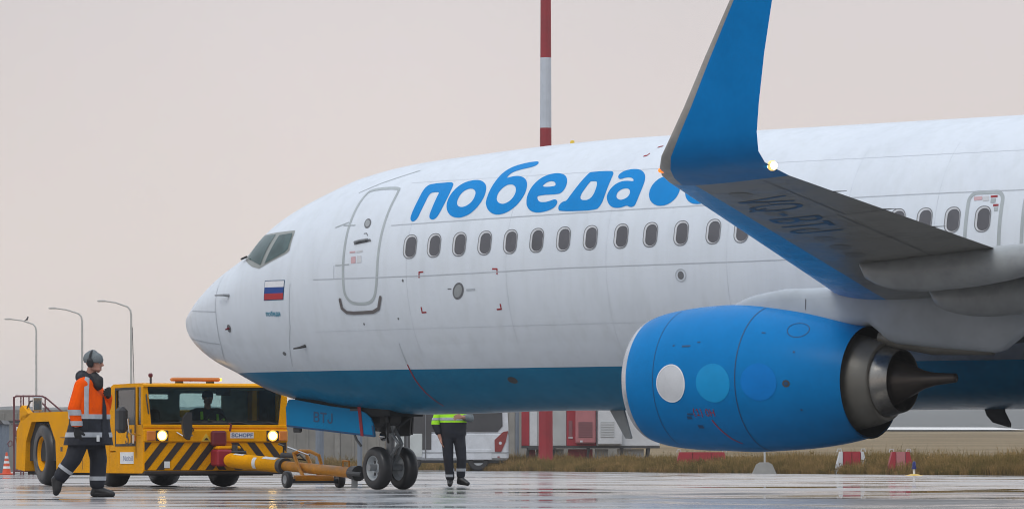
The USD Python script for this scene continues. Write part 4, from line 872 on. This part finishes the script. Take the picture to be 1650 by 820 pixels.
obj('cuff', clip(flesh([[(HP(-.025, 0, .04), .102), (HP(.03, 0, .05), .086)]], .004), (-1, -1, float(hc[2]) + .012), (1, 1, float(hc[2]) + .055)), 'knit', bn, 60)
ed = obj('ear_defender', flesh([[(HP(-.01, -.10, -.01), .042), (HP(-.012, -.11, .03), .04)]], 0, .015), 'glove', WK, True); ed2 = obj('ear_defender', flesh([[(HP(-.01, .10, -.01), .042), (HP(-.012, .11, .03), .04)]], 0, .015), 'glove', WK, True)
obj('headband', sweep([HP(-.012, -.122 * math.cos(a), .03 + .128 * math.sin(a)) for a in np.linspace(0, np.pi, 16)], .014, 8), 'glove', WK)
gl = obj('spectacles', sweep([HP(.0, -.088, .012), HP(.09, -.07, .01), HP(.102, -.02, .008), HP(.102, .02, .008), HP(.09, .07, .01), HP(.0, .088, .012)], .0045, 6), 'black', WK)
mic = obj('radio', box(-.028, .028, -.02, .02, -.06, .07, .01).apply_translation(wrF + V([.02, -.08, .06])), 'black', WK)
obj('pocket', clip(flesh(tors, .012), (-.12, -.5, .83), (-.0, -.15, .92)), 'navy', WK, 50); obj('badge', clip(flesh(tors, .012), (.10, -.5, .69), (.135, -.05, .77)), 'label_white', WK, 50)

# the second ground handler, half hidden by the belly of the airliner
PX, PY = -1.04, 81.7
P2 = thing('person', 'person in lime hi-vis vest and dark trousers standing behind the belly by the nose wheel', 'person', (PX, PY, 0))
f2 = V([.25, -.97, 0]); f2 /= np.linalg.norm(f2)
hc2 = V([.0, -.02, 1.66]); hb2, HP2, hl2 = head_bones(hc2, f2)
sL, sR = V([-.22, .02, 1.40]), V([.20, .0, 1.40]); eL, wL = V([-.315, .0, 1.11]), V([-.225, -.06, .84]); eR, wR = V([.30, .02, 1.20]), V([.16, -.22, 1.22])
hL, hR = V([-.105, 0, .90]), V([.10, 0, .90]); k1, a1, t1 = V([-.085, -.02, .48]), V([-.055, .02, .085]), V([-.06, -.15, .04]); k2, a2, t2 = V([.15, -.02, .49]), V([.135, .03, .125]), V([.255, -.05, .05])
core2 = [[(sL, .06), (sR, .06), (V([-.1, 0, 1.12]), .10), (V([.1, 0, 1.12]), .10)], [(V([-.1, 0, 1.12]), .10), (V([.1, 0, 1.12]), .10), (hL, .09), (hR, .09)]]
legs2 = [[(hL, .085), (k1, .055)], [(k1, .055), (a1, .04)], [(a1, .04), (t1, .03)], [(hR, .085), (k2, .055)], [(k2, .055), (a2, .04)], [(a2, .04), (t2, .03)]]
arms2 = [[(sL, .052), (eL, .042)], [(eL, .042), (wL, .03)], [(sR, .052), (eR, .042)], [(eR, .042), (wR, .03)]]
h1, h2 = hand(wL, (.28, -.02, -1), (-.1, -1, .1), (.9, 0, .2), curl=.3), hand(wR, (-1, -.25, .1), (0, .1, 1), (0, -.3, -1), curl=.6)
b2 = obj('body', flesh(hb2 + [[(hc2 - V([0, 0, .05]), .056), (V([0, 0, 1.46]), .06)]] + core2 + legs2 + arms2 + h1 + h2, 0, .018, 4), 'human_skin', P2, True); face_parts(b2, HP2, hl2, f2)
ts2 = [[(sL, .075), (sR, .075), (V([-.11, 0, 1.12]), .125), (V([.115, 0, 1.12]), .125)], [(V([-.11, 0, 1.12]), .125), (V([.115, 0, 1.12]), .125), (V([-.10, 0, .93]), .125), (V([.11, 0, .93]), .125)]]
obj('vest', clip(flesh(ts2), (-1, -1, 1.125), (1, 1, 2)), 'hivis_lime', P2, 50); obj('jacket_hem', clip(flesh(ts2), (-1, -1, .90), (1, 1, 1.127)), 'navy', P2, 50)
slab(P2, 'reflective_band', ts2, (-1, -1, 1.165), (1, 1, 1.215), 'reflective')
s1, s2 = [[(sL, .082), (eL, .075)], [(eL, .075), (eL * .45 + wL * .55, .062)]], [[(sR, .082), (eR, .072)], [(eR, .072), (eR * .4 + wR * .6, .06)]]
v1 = obj('sleeve', clip(flesh(s1), (-1, -1, 1.09), (1, 1, 2)), 'hivis_lime', P2, 50); obj('cuff', clip(flesh(s1), (-1, -1, .8), (1, 1, 1.091)), 'navy', P2, 50); obj('sleeve', flesh(s2), 'knit', P2, 50)
slab(v1, 'reflective_band', s1, (-1, -1, 1.17), (1, 1, 1.21), 'reflective')
tr2 = [[(hL, .12), (hR, .12)], [(hL, .115), (k1, .088)], [(k1, .088), (a1 + V([0, 0, .075]), .078)], [(hR, .115), (k2, .088)], [(k2, .088), (a2 + V([0, 0, .08]), .078)]]
obj('trousers', flesh(tr2), 'navy', P2, 50); obj('thigh_pocket', box(.185, .215, -.08, .08, .58, .74, .012), 'navy', P2)
slab(P2, 'reflective_band', tr2, (-.3, -1, .165), (.0, 1, .21), 'reflective', .008); slab(P2, 'reflective_band', tr2, (.0, -1, .265), (.4, 1, .315), 'reflective', .008)
boot(P2, a1, t1, (.0, .05, -.042)); boot(P2, a2, t2, (-.03, .04, -.05))
obj('hair', clip(flesh([[(HP2(-.03, 0, .04), .097), (HP2(.02, 0, .06), .083)]]), (-1, -1, 1.67), (1, 1, 2)), 'hair', P2, 60)
obj('glove_strap', sweep([wL + V([-.03, 0, -.01]), wL + V([.03, 0, -.01])], .012, 6), 'label_white', P2)

# the driver of the tractor
fd = V([math.sin(math.radians(21.65)), -math.cos(math.radians(21.65)), 0]); rd = V([fd[1] * -1, fd[0], 0])
DB = V([-5.04, 78.5, 0]) + rd * .30 - fd * 1.36
DR = thing('person', 'person in dark jacket with lime stripes driving, behind the windscreen of the yellow tractor', 'person', DB, 21.65)
hd_, HPd, hld = head_bones(V([0, -.02, 1.53]), V([0, -1, 0]))
dsL, dsR = V([-.20, 0, 1.28]), V([.20, 0, 1.28]); deL, deR, dwL, dwR = V([-.27, -.14, 1.06]), V([.27, -.14, 1.06]), V([-.15, -.42, 1.12]), V([.15, -.42, 1.12])
cd = [[(dsL, .06), (dsR, .06), (V([-.11, 0, .95]), .11), (V([.11, 0, .95]), .11)]]
ld = [[(V([-.1, .0, .93]), .09), (V([-.13, -.40, .95]), .06)], [(V([.1, 0, .93]), .09), (V([.13, -.40, .95]), .06)], [(V([-.13, -.40, .95]), .055), (V([-.13, -.36, .72]), .045)], [(V([.13, -.40, .95]), .055), (V([.13, -.36, .72]), .045)]]
ad_ = [[(dsL, .052), (deL, .044)], [(deL, .044), (dwL, .032)], [(dsR, .052), (deR, .044)], [(deR, .044), (dwR, .032)]]
bdv = obj('body', flesh(hd_ + [[(V([0, 0, 1.47]), .055), (V([0, 0, 1.34]), .06)]] + cd + ld + ad_ + hand(dwL, (.3, -.9, .1), (1, .2, .3), (0, -.2, -1)) + hand(dwR, (-.3, -.9, .1), (-1, .2, .3), (0, -.2, -1)), 0, .02, 4), 'human_skin', DR, True); face_parts(bdv, HPd, hld, V([0, -1, 0]))
jd = [[(dsL, .085), (dsR, .085), (V([-.12, 0, .95]), .14), (V([.12, 0, .95]), .14)], [(dsL, .085), (deL, .075)], [(deL, .075), (dwL, .055)], [(dsR, .085), (deR, .075)], [(deR, .075), (dwR, .055)]]
obj('jacket', flesh(jd), 'navy', DR, True)
slab(DR, 'lime_stripe', jd, (-.16, -.5, 1.0), (-.11, -.03, 1.30), 'hivis_lime'); slab(DR, 'lime_stripe', jd, (.13, -.5, 1.0), (.17, -.03, 1.26), 'hivis_lime')
obj('trousers', flesh(ld, .02), 'navy', DR, True); obj('cap', clip(flesh([[(HPd(-.025, 0, .04), .10), (HPd(.02, 0, .055), .088)]]), (-1, -1, 1.545), (1, 1, 2)), 'navy', DR, 60)

# ------------------------------------------------------------------ beyond the apron
mast = thing('lighting_mast', 'tall tapering mast painted in red and white bands behind the fuselage', 'mast', (1.48, 203, 0))
zz = [0, .55, 7.5, 14.45, 17.55, 24.5]; rr_ = lambda z: np.interp(z, [0, .12, .75, 12, 25], [.42, .41, .315, .262, .215])
def mtube(z0, z1, m, nm): return obj(nm, lathe([(rr_(z), z) for z in np.unique(np.concatenate([np.linspace(z0, z1, 8), [z for z in (.12, .75) if z0 < z < z1]]))], (0, 0, 0), (0, 0, 1), 12), m, mast, 20)
mtube(0, 8.0, 'mast_red', 'red_band'); mtube(8.0, 11.2, 'mast_white', 'white_band'); 

mtube(11.2, 15.05, 'mast_red', 'red_band'); mtube(15.05, 18.13, 'mast_white', 'white_band'); mtube(18.13, 25.0, 'mast_red', 'red_band')
for k in range(10):
    a = k / 10 * 6.283; obj('bolt', cyl((.40 * math.cos(a), .40 * math.sin(a), .10), (.40 * math.cos(a), .40 * math.sin(a), .30), .03, n=6), 'lamp_steel', mast)
obj('base_plate', lathe([(0, .12), (.5, .12), (.5, 0)], (0, 0, 0), (0, 0, 1), 12), 'mast_red', mast); obj('rating_plate', box(-.04, .12, -.345, -.33, 3.0, 3.12), 'box_white', mast)

def street_lamp(label, X, Y, H, ln, lean=0):
    t = thing('street_lamp', label, 'street lamp', (X, Y, 0), 0, None)
    pole = [(0, 0, 0), (0, 0, H * .6), (0, 0, H - .7), (-.06, 0, H - .35), (-.25, 0, H - .12), (-.6, 0, H), (-ln * .6, 0, H + .18), (-ln, 0, H + .28)]
    p = obj('pole', sweep(pole, [.11, .085, .075, .065, .06, .055, .05, .045], 8), 'lamp_steel', t, True); obj('lamp_head', box(-ln - .55, -ln + .05, -.09, .09, H + .23, H + .36, .04), 'lamp_steel', t)
    obj('base_flange', cyl((0, 0, 0), (0, 0, .3), .18, n=8), 'lamp_steel', p)
    return t
street_lamp('slim grey curved street lamp, leftmost, a bird perched on its arm', -38.3, 372, 11.55, 2.0)
street_lamp('slim grey curved street lamp rising behind the head of the walking person', -32.0, 344, 11.5, 1.95)
street_lamp('slim grey curved street lamp rising behind the cab of the yellow tractor', -26.95, 327, 11.45, 1.85)
bird = thing('bird', 'small dark bird perched on the arm of the leftmost street lamp', 'bird', (-39.05, 372, 11.72))
bb_ = obj('body', flesh([[(V([0, 0, .10]), .085), (V([.05, 0, .20]), .07)], [(V([.05, 0, .20]), .06), (V([.07, 0, .30]), .05)], [(V([.07, 0, .30]), .045), (V([.14, 0, .29]), .008)], [(V([-.02, 0, .08]), .05), (V([-.20, 0, -.02]), .03)], [(V([.02, .02, .05]), .012), (V([.02, .02, -.02]), .01)], [(V([.02, -.02, .05]), .012), (V([.02, -.02, -.02]), .01)]], 0, .03), 'gear_dark', bird, True)

# concrete panel wall
WALL = thing('concrete_wall', 'long grey concrete panel wall at the far edge of the apron', 'wall', (-66, 238, 0))
wall_panel = None
for k in range(24):
    if k == 0:
        pn = box(.14, 2.86, -.06, .06, -.1, 3.1, .03)
        wall_panel = obj('wall_panel', pn, 'concrete_wall', WALL, False)
    else: obj('wall_panel', box(3 * k + .14, 3 * k + 2.86, -.06, .06, -.1, 3.08 + .05 * rng.random(), .03), 'concrete_wall', WALL, False)
    for j in (.75, 1.4, 2.05): obj('panel_rib', box(3 * k + j, 3 * k + j + .14, -.10, -.055, .1, 2.9, .02), 'concrete_wall', WALL, False)
for k in range(25): obj('wall_post', box(3 * k - .15, 3 * k + .15, -.14, .12, -.1, 3.2, .03), 'concrete', WALL, False)

def post(name, label, X, Y, r, H, cat='post', m='steel_post'):
    t = thing(name, label, cat, (X, Y, 0)); obj('shaft', cyl((0, 0, 0), (0, 0, H), r, n=10), m, t); obj('foot', box(-r * 1.8, r * 1.8, -r * 1.8, r * 1.8, 0, .12), 'concrete', t); obj('cap', cyl((0, 0, H), (0, 0, H + .06), r * 1.2, n=10), m, t); return t
post('steel_post', 'thick blue-grey steel post in front of the concrete wall, under the lettered gear door', -8.95, 215, .20, 4.0)
post('steel_post', 'thin blue-grey steel post in front of the concrete wall, just left of the nose wheel', -7.05, 214, .12, 4.0)
post('steel_post', 'dark grey steel post between the white bus and the red and white shelter', .24, 213, .09, 4.0)

# the bus
BUS = thing('bus', 'white apron bus with dark windows and red tail lights behind the second person', 'bus', (-5.5, 206, 0))
bt = lambda n, m, mt, par=BUS: obj(n, m, mt, par, 35)
bs = bt('body', [box(0, 5.35, 0, 2.5, .48, 1.72, .10)], 'bus_white')
bt('upper_body', prism([(0, 1.70), (5.35, 1.70), (5.28, 3.0), (5.0, 3.15), (0, 3.15)], .04, 2.46), 'bus_white')
bt('window_band', prism(Polygon([(0.02, 1.74), (4.85, 1.74), (5.08, 2.0), (5.05, 2.9), (.02, 2.9)]), .01, .05), 'bus_glass')
bt('roof_pod', box(.6, 4.4, .4, 2.1, 3.14, 3.35, .08), 'bus_white')
bt('lower_glass', box(-.02, 1.9, -.02, .02, .95, 1.78), 'bus_glass'); 
for x in (.14, .95): bt('door_panel', box(x, x + .55, -.035, .0, .62, 1.66, .02), 'bus_panel')
for x in (.05, .80, 1.62): bt('door_post', box(x, x + .05, -.035, .0, .55, 2.9), 'frame_dark')
bt('skirt_rail', box(0, 5.35, -.015, .01, .80, .83), 'frame_dark'); bt('underframe', box(-.3, 5.2, .1, 2.4, .36, .50), 'dark_void')
for x in (1.0, 4.0):
    w_ = bt('tyre', lathe([(.25, -.12), (.42, -.13), (.48, -.08), (.48, .08), (.42, .13), (.25, .12)], (x, .2, .48), (0, 1, 0), 20), 'rubber'); bt('rim', lathe([(0, .06), (.24, .10), (.25, .0)], (x, .2, .48), (0, -1, 0), 16), 'rim_grey', w_)
bt('wheel_cover', box(3.4, 4.6, -.012, .02, .50, .98, .02), 'bus_white')
tl = bt('tail_light', prism(Polygon([(4.72, 1.38), (5.10, 1.74), (5.33, 1.78), (5.22, 1.3), (5.02, .86), (4.74, .86)]), -.03, .02), 'bus_red'); bt('lamp', cyl((4.98, -.035, 1.24), (4.98, -.02, 1.24), .07), 'bus_white', tl)
bt('marker_lamp', box(4.85, 4.95, -.014, .0, .60, .65), 'bus_red'); bt('mirror', sweep([(.0, -.1, 2.6), (-.3, -.25, 2.6), (-.35, -.3, 2.3)], .04, 6), 'cab_trim')

# striped equipment shelter raised on legs
SH = thing('equipment_shelter', 'red and white striped equipment shelter on legs with two ventilation units, behind the mast', 'shelter', (.42, 207, 0))
sh = lambda n, m, mt, par=SH: obj(n, m, mt, par, 30)
sh('floor_beam', box(0, 6.2, .0, 2.4, 1.02, 1.12), 'gear_dark')
for x0, x1, m in ((0, .36, 'box_red'), (.36, .72, 'box_white'), (.72, 1.10, 'box_grey'), (1.10, 2.02, 'box_grey'), (2.02, 3.35, 'box_red'), (3.35, 6.2, 'box_white')):
    sh('wall_panel', box(x0 + .006, x1 - .006, 0, 2.4, 1.12, 3.6, .02), m)
a = sh('vent_unit', box(2.0 + .42, 3.32, -.34, -.0, 1.22, 3.0, .06), 'box_pink'); gr = sh('grille', box(2.55, 3.18, -.355, -.335, 1.50, 2.2), 'box_grille', a)
for k in range(9): sh('slat', box(2.56, 3.17, -.37, -.35, 1.52 + .075 * k, 1.55 + .075 * k), 'box_grille', gr)
sh('vent_label', box(2.62, 2.74, -.35, -.335, 1.28, 1.36), 'box_white', a)
b = sh('vent_unit', box(3.42, 4.5, -.34, -.0, 1.16, 3.0, .06), 'box_white'); gr = sh('grille', box(3.55, 4.15, -.355, -.335, 1.50, 2.2), 'box_grey', b)
for k in range(9): sh('slat', box(3.56, 4.14, -.37, -.35, 1.52 + .075 * k, 1.55 + .075 * k), 'box_white', gr)
sh('louvre', box(2.12, 2.28, -.03, .0, 1.50, 2.25), 'box_grille'); sh('louvre_sill', box(2.10, 2.30, -.05, .0, 1.46, 1.51), 'box_white')
for x in (.2, 1.35, 2.9, 4.4, 5.6):
    for y in (.1, 2.3): sh('leg', sweep([(x, y, 0), (x + .12, y, 1.05)], .07, 6), 'gear_dark')
for x0, x1, m in ((.35, .62, 'box_red'), (.66, 1.0, 'box_grey'), (1.3, 1.9, 'box_grey'), (2.1, 3.2, 'box_red'), (3.3, 3.9, 'box_grey'), (4.3, 5.5, 'box_white')): sh('lower_panel', box(x0, x1, .5, .6, .25, .98), m)
sh('step', box(.3, 1.5, -.15, .3, .95, 1.03), 'gear_dark')

# barrier blocks, concrete footing, taxiway light, cone
def barrier(label, X, Y, w, h, cols):
    t = thing('barrier_block', label, 'barrier', (X, Y, 0)); n = len(cols)
    for k, m in enumerate(cols):
        x0, x1 = w * k / n, w * (k + 1) / n; sl = .16 * h
        pts = [(x0 + (sl if k == 0 else 0) * 1.6, h), (x1 - (sl if k == n - 1 else 0) * 1.6, h), (x1, 0), (x0, 0)]
        obj('segment', prism(Polygon(pts).buffer(-.01), -.3, .3), m, t)
    for x in (.2, w - .2): obj('lifting_loop', sweep([(x - .08, 0, h - .02), (x - .05, 0, h + .08), (x + .05, 0, h + .08), (x + .08, 0, h - .02)], .02, 6), 'lamp_steel', t)
barrier('low red barrier block just under the blue engine at its left end', 6.3, 180, 2.17, .80, ('box_red', 'box_red', 'box_red'))
barrier('white and red barrier block in the weeds below the engine nozzle', 11.1, 159.5, 1.22, .78, ('box_white', 'box_red', 'box_red', 'box_white'))
barrier('rounded pale red barrier block in the weeds right of the engine nozzle', 12.45, 154, .97, .76, ('box_red', 'box_pink', 'box_red'))
cf = thing('concrete_footing', 'grey concrete footing block with a thin pipe standing under the engine', 'footing', (8.95, 164, 0))
obj('block', m3.Manifold.hull_points(V([(-.42, -.3, 0), (.42, -.3, 0), (.42, .3, 0), (-.42, .3, 0), (-.28, -.2, .32), (.28, -.2, .32), (.28, .2, .32), (-.28, .2, .32), (-.15, -.15, .40), (.15, -.15, .40), (.15, .15, .40), (-.15, .15, .40)]).tolist()), 'concrete', cf, 30); obj('pipe', cyl((.02, 0, .38), (.02, 0, 1.1), .035, n=8), 'lamp_steel', cf)
tl_ = thing('taxiway_light', 'small blue taxiway edge light on a yellow base at the grass edge', 'taxiway light', (12.25, 140.8, .0))
obj('base', lathe([(0, .05), (.10, .05), (.20, .02), (.30, 0)], (0, 0, 0), (0, 0, 1), 16), 'edge_yellow', tl_); obj('stem', cyl((0, 0, .04), (0, 0, .22), .035, n=10), 'label_white', tl_); obj('collar', cyl((0, 0, .2), (0, 0, .25), .075, n=12), 'edge_blue', tl_); obj('lens', lathe([(0, .44), (.03, .43), (.055, .38), (.06, .25)], (0, 0, 0), (0, 0, 1), 14), 'edge_blue', tl_)
cone = thing('traffic_cone', 'orange traffic cone with white bands at the left edge of the apron', 'traffic cone', (-16.35, 149.5, 0))
obj('base', box(-.20, .20, -.20, .20, 0, .05, .015), 'cone_orange', cone); cr = lambda z: .15 - .12 * z / .72
obj('cone_body', lathe([(cr(.04), .04), (cr(.72), .72), (.02, .73), (0, .73)], (0, 0, 0), (0, 0, 1), 18), 'cone_orange', cone)
for z in (.20, .37, .53): obj('white_band', lathe([(cr(z) + .004, z), (cr(z + .075) + .004, z + .075)], (0, 0, 0), (0, 0, 1), 18), 'label_white', cone)

# tubular stair stand behind the tractor, low fence and shed at the left edge
RS = thing('maintenance_stand', 'rusty red tubular stand with railings behind the rear of the tractor', 'stand', (-15.95, 148, 0))
rl = lambda n, pts, r=.03: obj(n, sweep(pts, r, 6), 'rail_red', RS)
rl('top_rail', [(0, 0, 2.35), (.0, 0, 2.46), (.06, 0, 2.52), (.9, 0, 2.52), (1.05, 0, 2.44)], .035); rl('slope_rail', [(1.05, 0, 2.44), (1.55, 0, 2.02), (1.9, 0, 1.7)], .03); rl('slope_rail', [(.75, 0, 2.45), (1.2, 0, 2.0), (1.5, 0, 1.7)], .03)
for x in (0, .22, .30, .48, .62, .82, 1.0): rl('upright', [(x, 0, 0), (x, 0, 2.50)], .025 if x else .035)
for z in (.12, 1.25, 1.75): rl('cross_rail', [(0, .02, z), (1.9, .02, z)], .028)
for x0, x1 in ((.05, .30), (.30, .05), (.1, .2)): rl('brace', [(x0, .04, .1), (x1, .04, 1.2)], .02)
sg = obj('sign_board', box(.02, .30, -.05, -.03, 1.28, 1.62), 'rail_red', RS); obj('sign_text', box(.08, .22, -.056, -.05, 1.42, 1.54), 'label_white', sg); rl('hand_wheel', [(-.12 + .0, -.05, 1.1), (-.2, -.05, 1.0), (-.15, -.05, .9), (-.05, -.05, .95), (-.06, -.05, 1.07), (-.12, -.05, 1.1)], .02)
FN = thing('sheet_fence', 'low grey sheet metal fence at the left edge behind the cone', 'fence', (-20.6, 170, 0))
for k in range(6): obj('fence_sheet', box(k * 1.6 + .03, k * 1.6 + 1.57, 0, .04, .05, 1.82), 'concrete_wall', FN)
for k in range(7): obj('fence_post', box(k * 1.6 - .04, k * 1.6 + .04, -.03, .05, 0, 1.92), 'steel_post', FN)
obj('fence_rail', box(0, 9.6, -.05, -.0, 1.84, 1.93), 'gear_dark', FN)
SD = thing('shed', 'dark blue-grey metal shed cut off by the left edge of the picture', 'shed', (-20.2, 160, 0))
obj('wall', box(-1.5, 2.55, 0, 2.2, .02, 1.72), 'shed', SD); obj('roof', prism([(-1.6, 1.72), (2.62, 1.72), (2.5, 1.86), (-1.5, 1.95)], -.1, 2.3), 'gear_dark', SD)
for k in range(8): obj('wall_rib', box(-1.4 + .5 * k, -1.33 + .5 * k, -.03, .0, .05, 1.70), 'shed', SD)
for x in (.2,): d0 = obj('door', box(x, x + .9, -.045, -.01, .02, 1.6), 'steel_post', SD); obj('handle', box(x + .78, x + .84, -.07, -.045, .7, .85), 'gear_dark', d0)

# weeds along the far edge of the apron
def tuft(seed, n=34, h=.62):
    r = np.random.default_rng(seed); v, fc = [], []
    for _ in range(n):
        a = r.random() * 6.283; p = V([r.normal(0, .13), r.normal(0, .13), 0]); hh = h * (.45 + .65 * r.random()); b = V([math.cos(a), math.sin(a), 0]) * hh * (.1 + .45 * r.random()); w = V([-math.sin(a), math.cos(a), 0]) * (.008 + .012 * r.random())
        k = len(v); v += [p - w, p + w, p + b * .4 + V([0, 0, hh * .6]) + w * .8, p + b * .4 + V([0, 0, hh * .6]) - w * .8, p + b + V([0, 0, hh])]
        fc += [[k, k + 1, k + 2], [k, k + 2, k + 3], [k + 3, k + 2, k + 4]]
        if r.random() < .35:
            c = p + b * .7 + V([0, 0, hh * .8]); s = .025 + .03 * r.random(); k = len(v); v += [c + r.normal(0, s, 3), c + r.normal(0, s, 3), c + r.normal(0, s, 3)]; fc.append([k, k + 1, k + 2])
    return trimesh.Trimesh(V(v), V(fc), process=False)
inst = UsdGeom.PointInstancer.Define(stage, free('/World/weeds'))
data(inst.GetPrim(), label='dry brown and olive weeds growing along the far edge of the apron', category='weeds', kind='stuff')
protos = []
for k, (n, h) in enumerate(((34, .50), (40, .62), (30, .74), (18, .9))):
    p = f'/World/weeds/tuft_{k:03d}' if k else '/World/weeds/tuft'
    usdkit.mesh(stage, p, tuft(40 + k, n, h), M['weeds']); protos.append(Sdf.Path(p))
inst.CreatePrototypesRel().SetTargets(protos)
pos, ids, sc = [], [], []
segs = [((-40, 223), (-5.5, 223), 3200), ((-5.5, 223), (15.5, 140), 13500), ((15.5, 140), (24, 110), 1600)]
for (x0, y0), (x1, y1), n in segs:
    d = V([x1 - x0, y1 - y0]); ln = np.linalg.norm(d); nrm = V([-d[1], d[0]]) / ln
    t = rng.random(n); o = rng.exponential(3.2, n); keep = o < 14; t, o = t[keep], o[keep]
    q = V([x0, y0]) + t[:, None] * d + o[:, None] * nrm
    for bx, by, bw in ((6.3, 180, 2.17), (11.1, 159.5, 1.22), (12.45, 154, .97)):
        k_ = (q[:, 0] > bx - .1) & (q[:, 0] < bx + bw + .1) & (q[:, 1] < by + .5) & (q[:, 1] > by - 6); k_ &= rng.random(len(q)) < .8; q, t, o = q[~k_], t[~k_], o[~k_]
    dens = meshkit.fbm(np.stack([q[:, 0] / 2.5, q[:, 1] / 6, 0 * t], -1))
    pos.append(np.c_[q, terrain(q[:, 0], q[:, 1])[:, 2] - .01]); ids.append(np.where(rng.random(len(t)) < .06, 3, rng.integers(0, 3, len(t)))); sc.append((.45 + .5 * np.clip(dens * 1.6 - .3, 0, 1) + .25 * rng.random(len(t))) * np.interp(o, [0, .6, 2.5], [.55, .85, 1.08]))
pos, ids, sc = np.vstack(pos), np.concatenate(ids), np.concatenate(sc); ang = rng.random(len(pos)) * np.pi
inst.CreatePositionsAttr(Vt.Vec3fArray.FromNumpy(pos.astype(np.float32))); inst.CreateProtoIndicesAttr(Vt.IntArray.FromNumpy(ids.astype(np.int32)))
inst.CreateOrientationsAttr(Vt.QuathArray([Gf.Quath(float(math.cos(a)), 0, 0, float(math.sin(a))) for a in ang])); inst.CreateScalesAttr(Vt.Vec3fArray.FromNumpy(np.repeat(sc[:, None], 3, 1).astype(np.float32)))

# far wooded ridge on the horizon
gx = np.linspace(-2100, 2100, 900); rw = []
for y, k in ((1940, 0), (1965, .5), (1990, .85), (2030, 1.0), (2070, .6)):
    p = np.stack([gx / 60, np.full_like(gx, y / 60), 0 * gx], -1); q = np.stack([gx / 9, np.full_like(gx, y / 9), 0 * gx], -1)
    rw.append(np.stack([gx, np.full_like(gx, y), 3.2 + k * (18 + 4 * meshkit.fbm(p) + 2.5 * meshkit.fbm(q, 3))], 1))
data(obj('far_hills', grid_mesh(V(rw), wrap=False), 'forest', None, True), kind='structure')

# ------------------------------------------------------------------ rain haze
usdkit.material(stage, '/World/Looks/rain_haze', {'v': ('principled_volume', {'color': (.93, .92, .91), 'density': .00025, 'anisotropy': .25})}, volume='v.volume')
hz_ = trimesh.creation.box(extents=(4600, 4000, 46.5)); hz_.apply_translation([0, 1900, 45.2 - 46.5 / 2])
h_ = usdkit.mesh(stage, free('/World/haze'), hz_, '/World/Looks/rain_haze').GetPrim(); data(h_, label='thin pale rain haze over the whole apron', category='haze', kind='stuff')
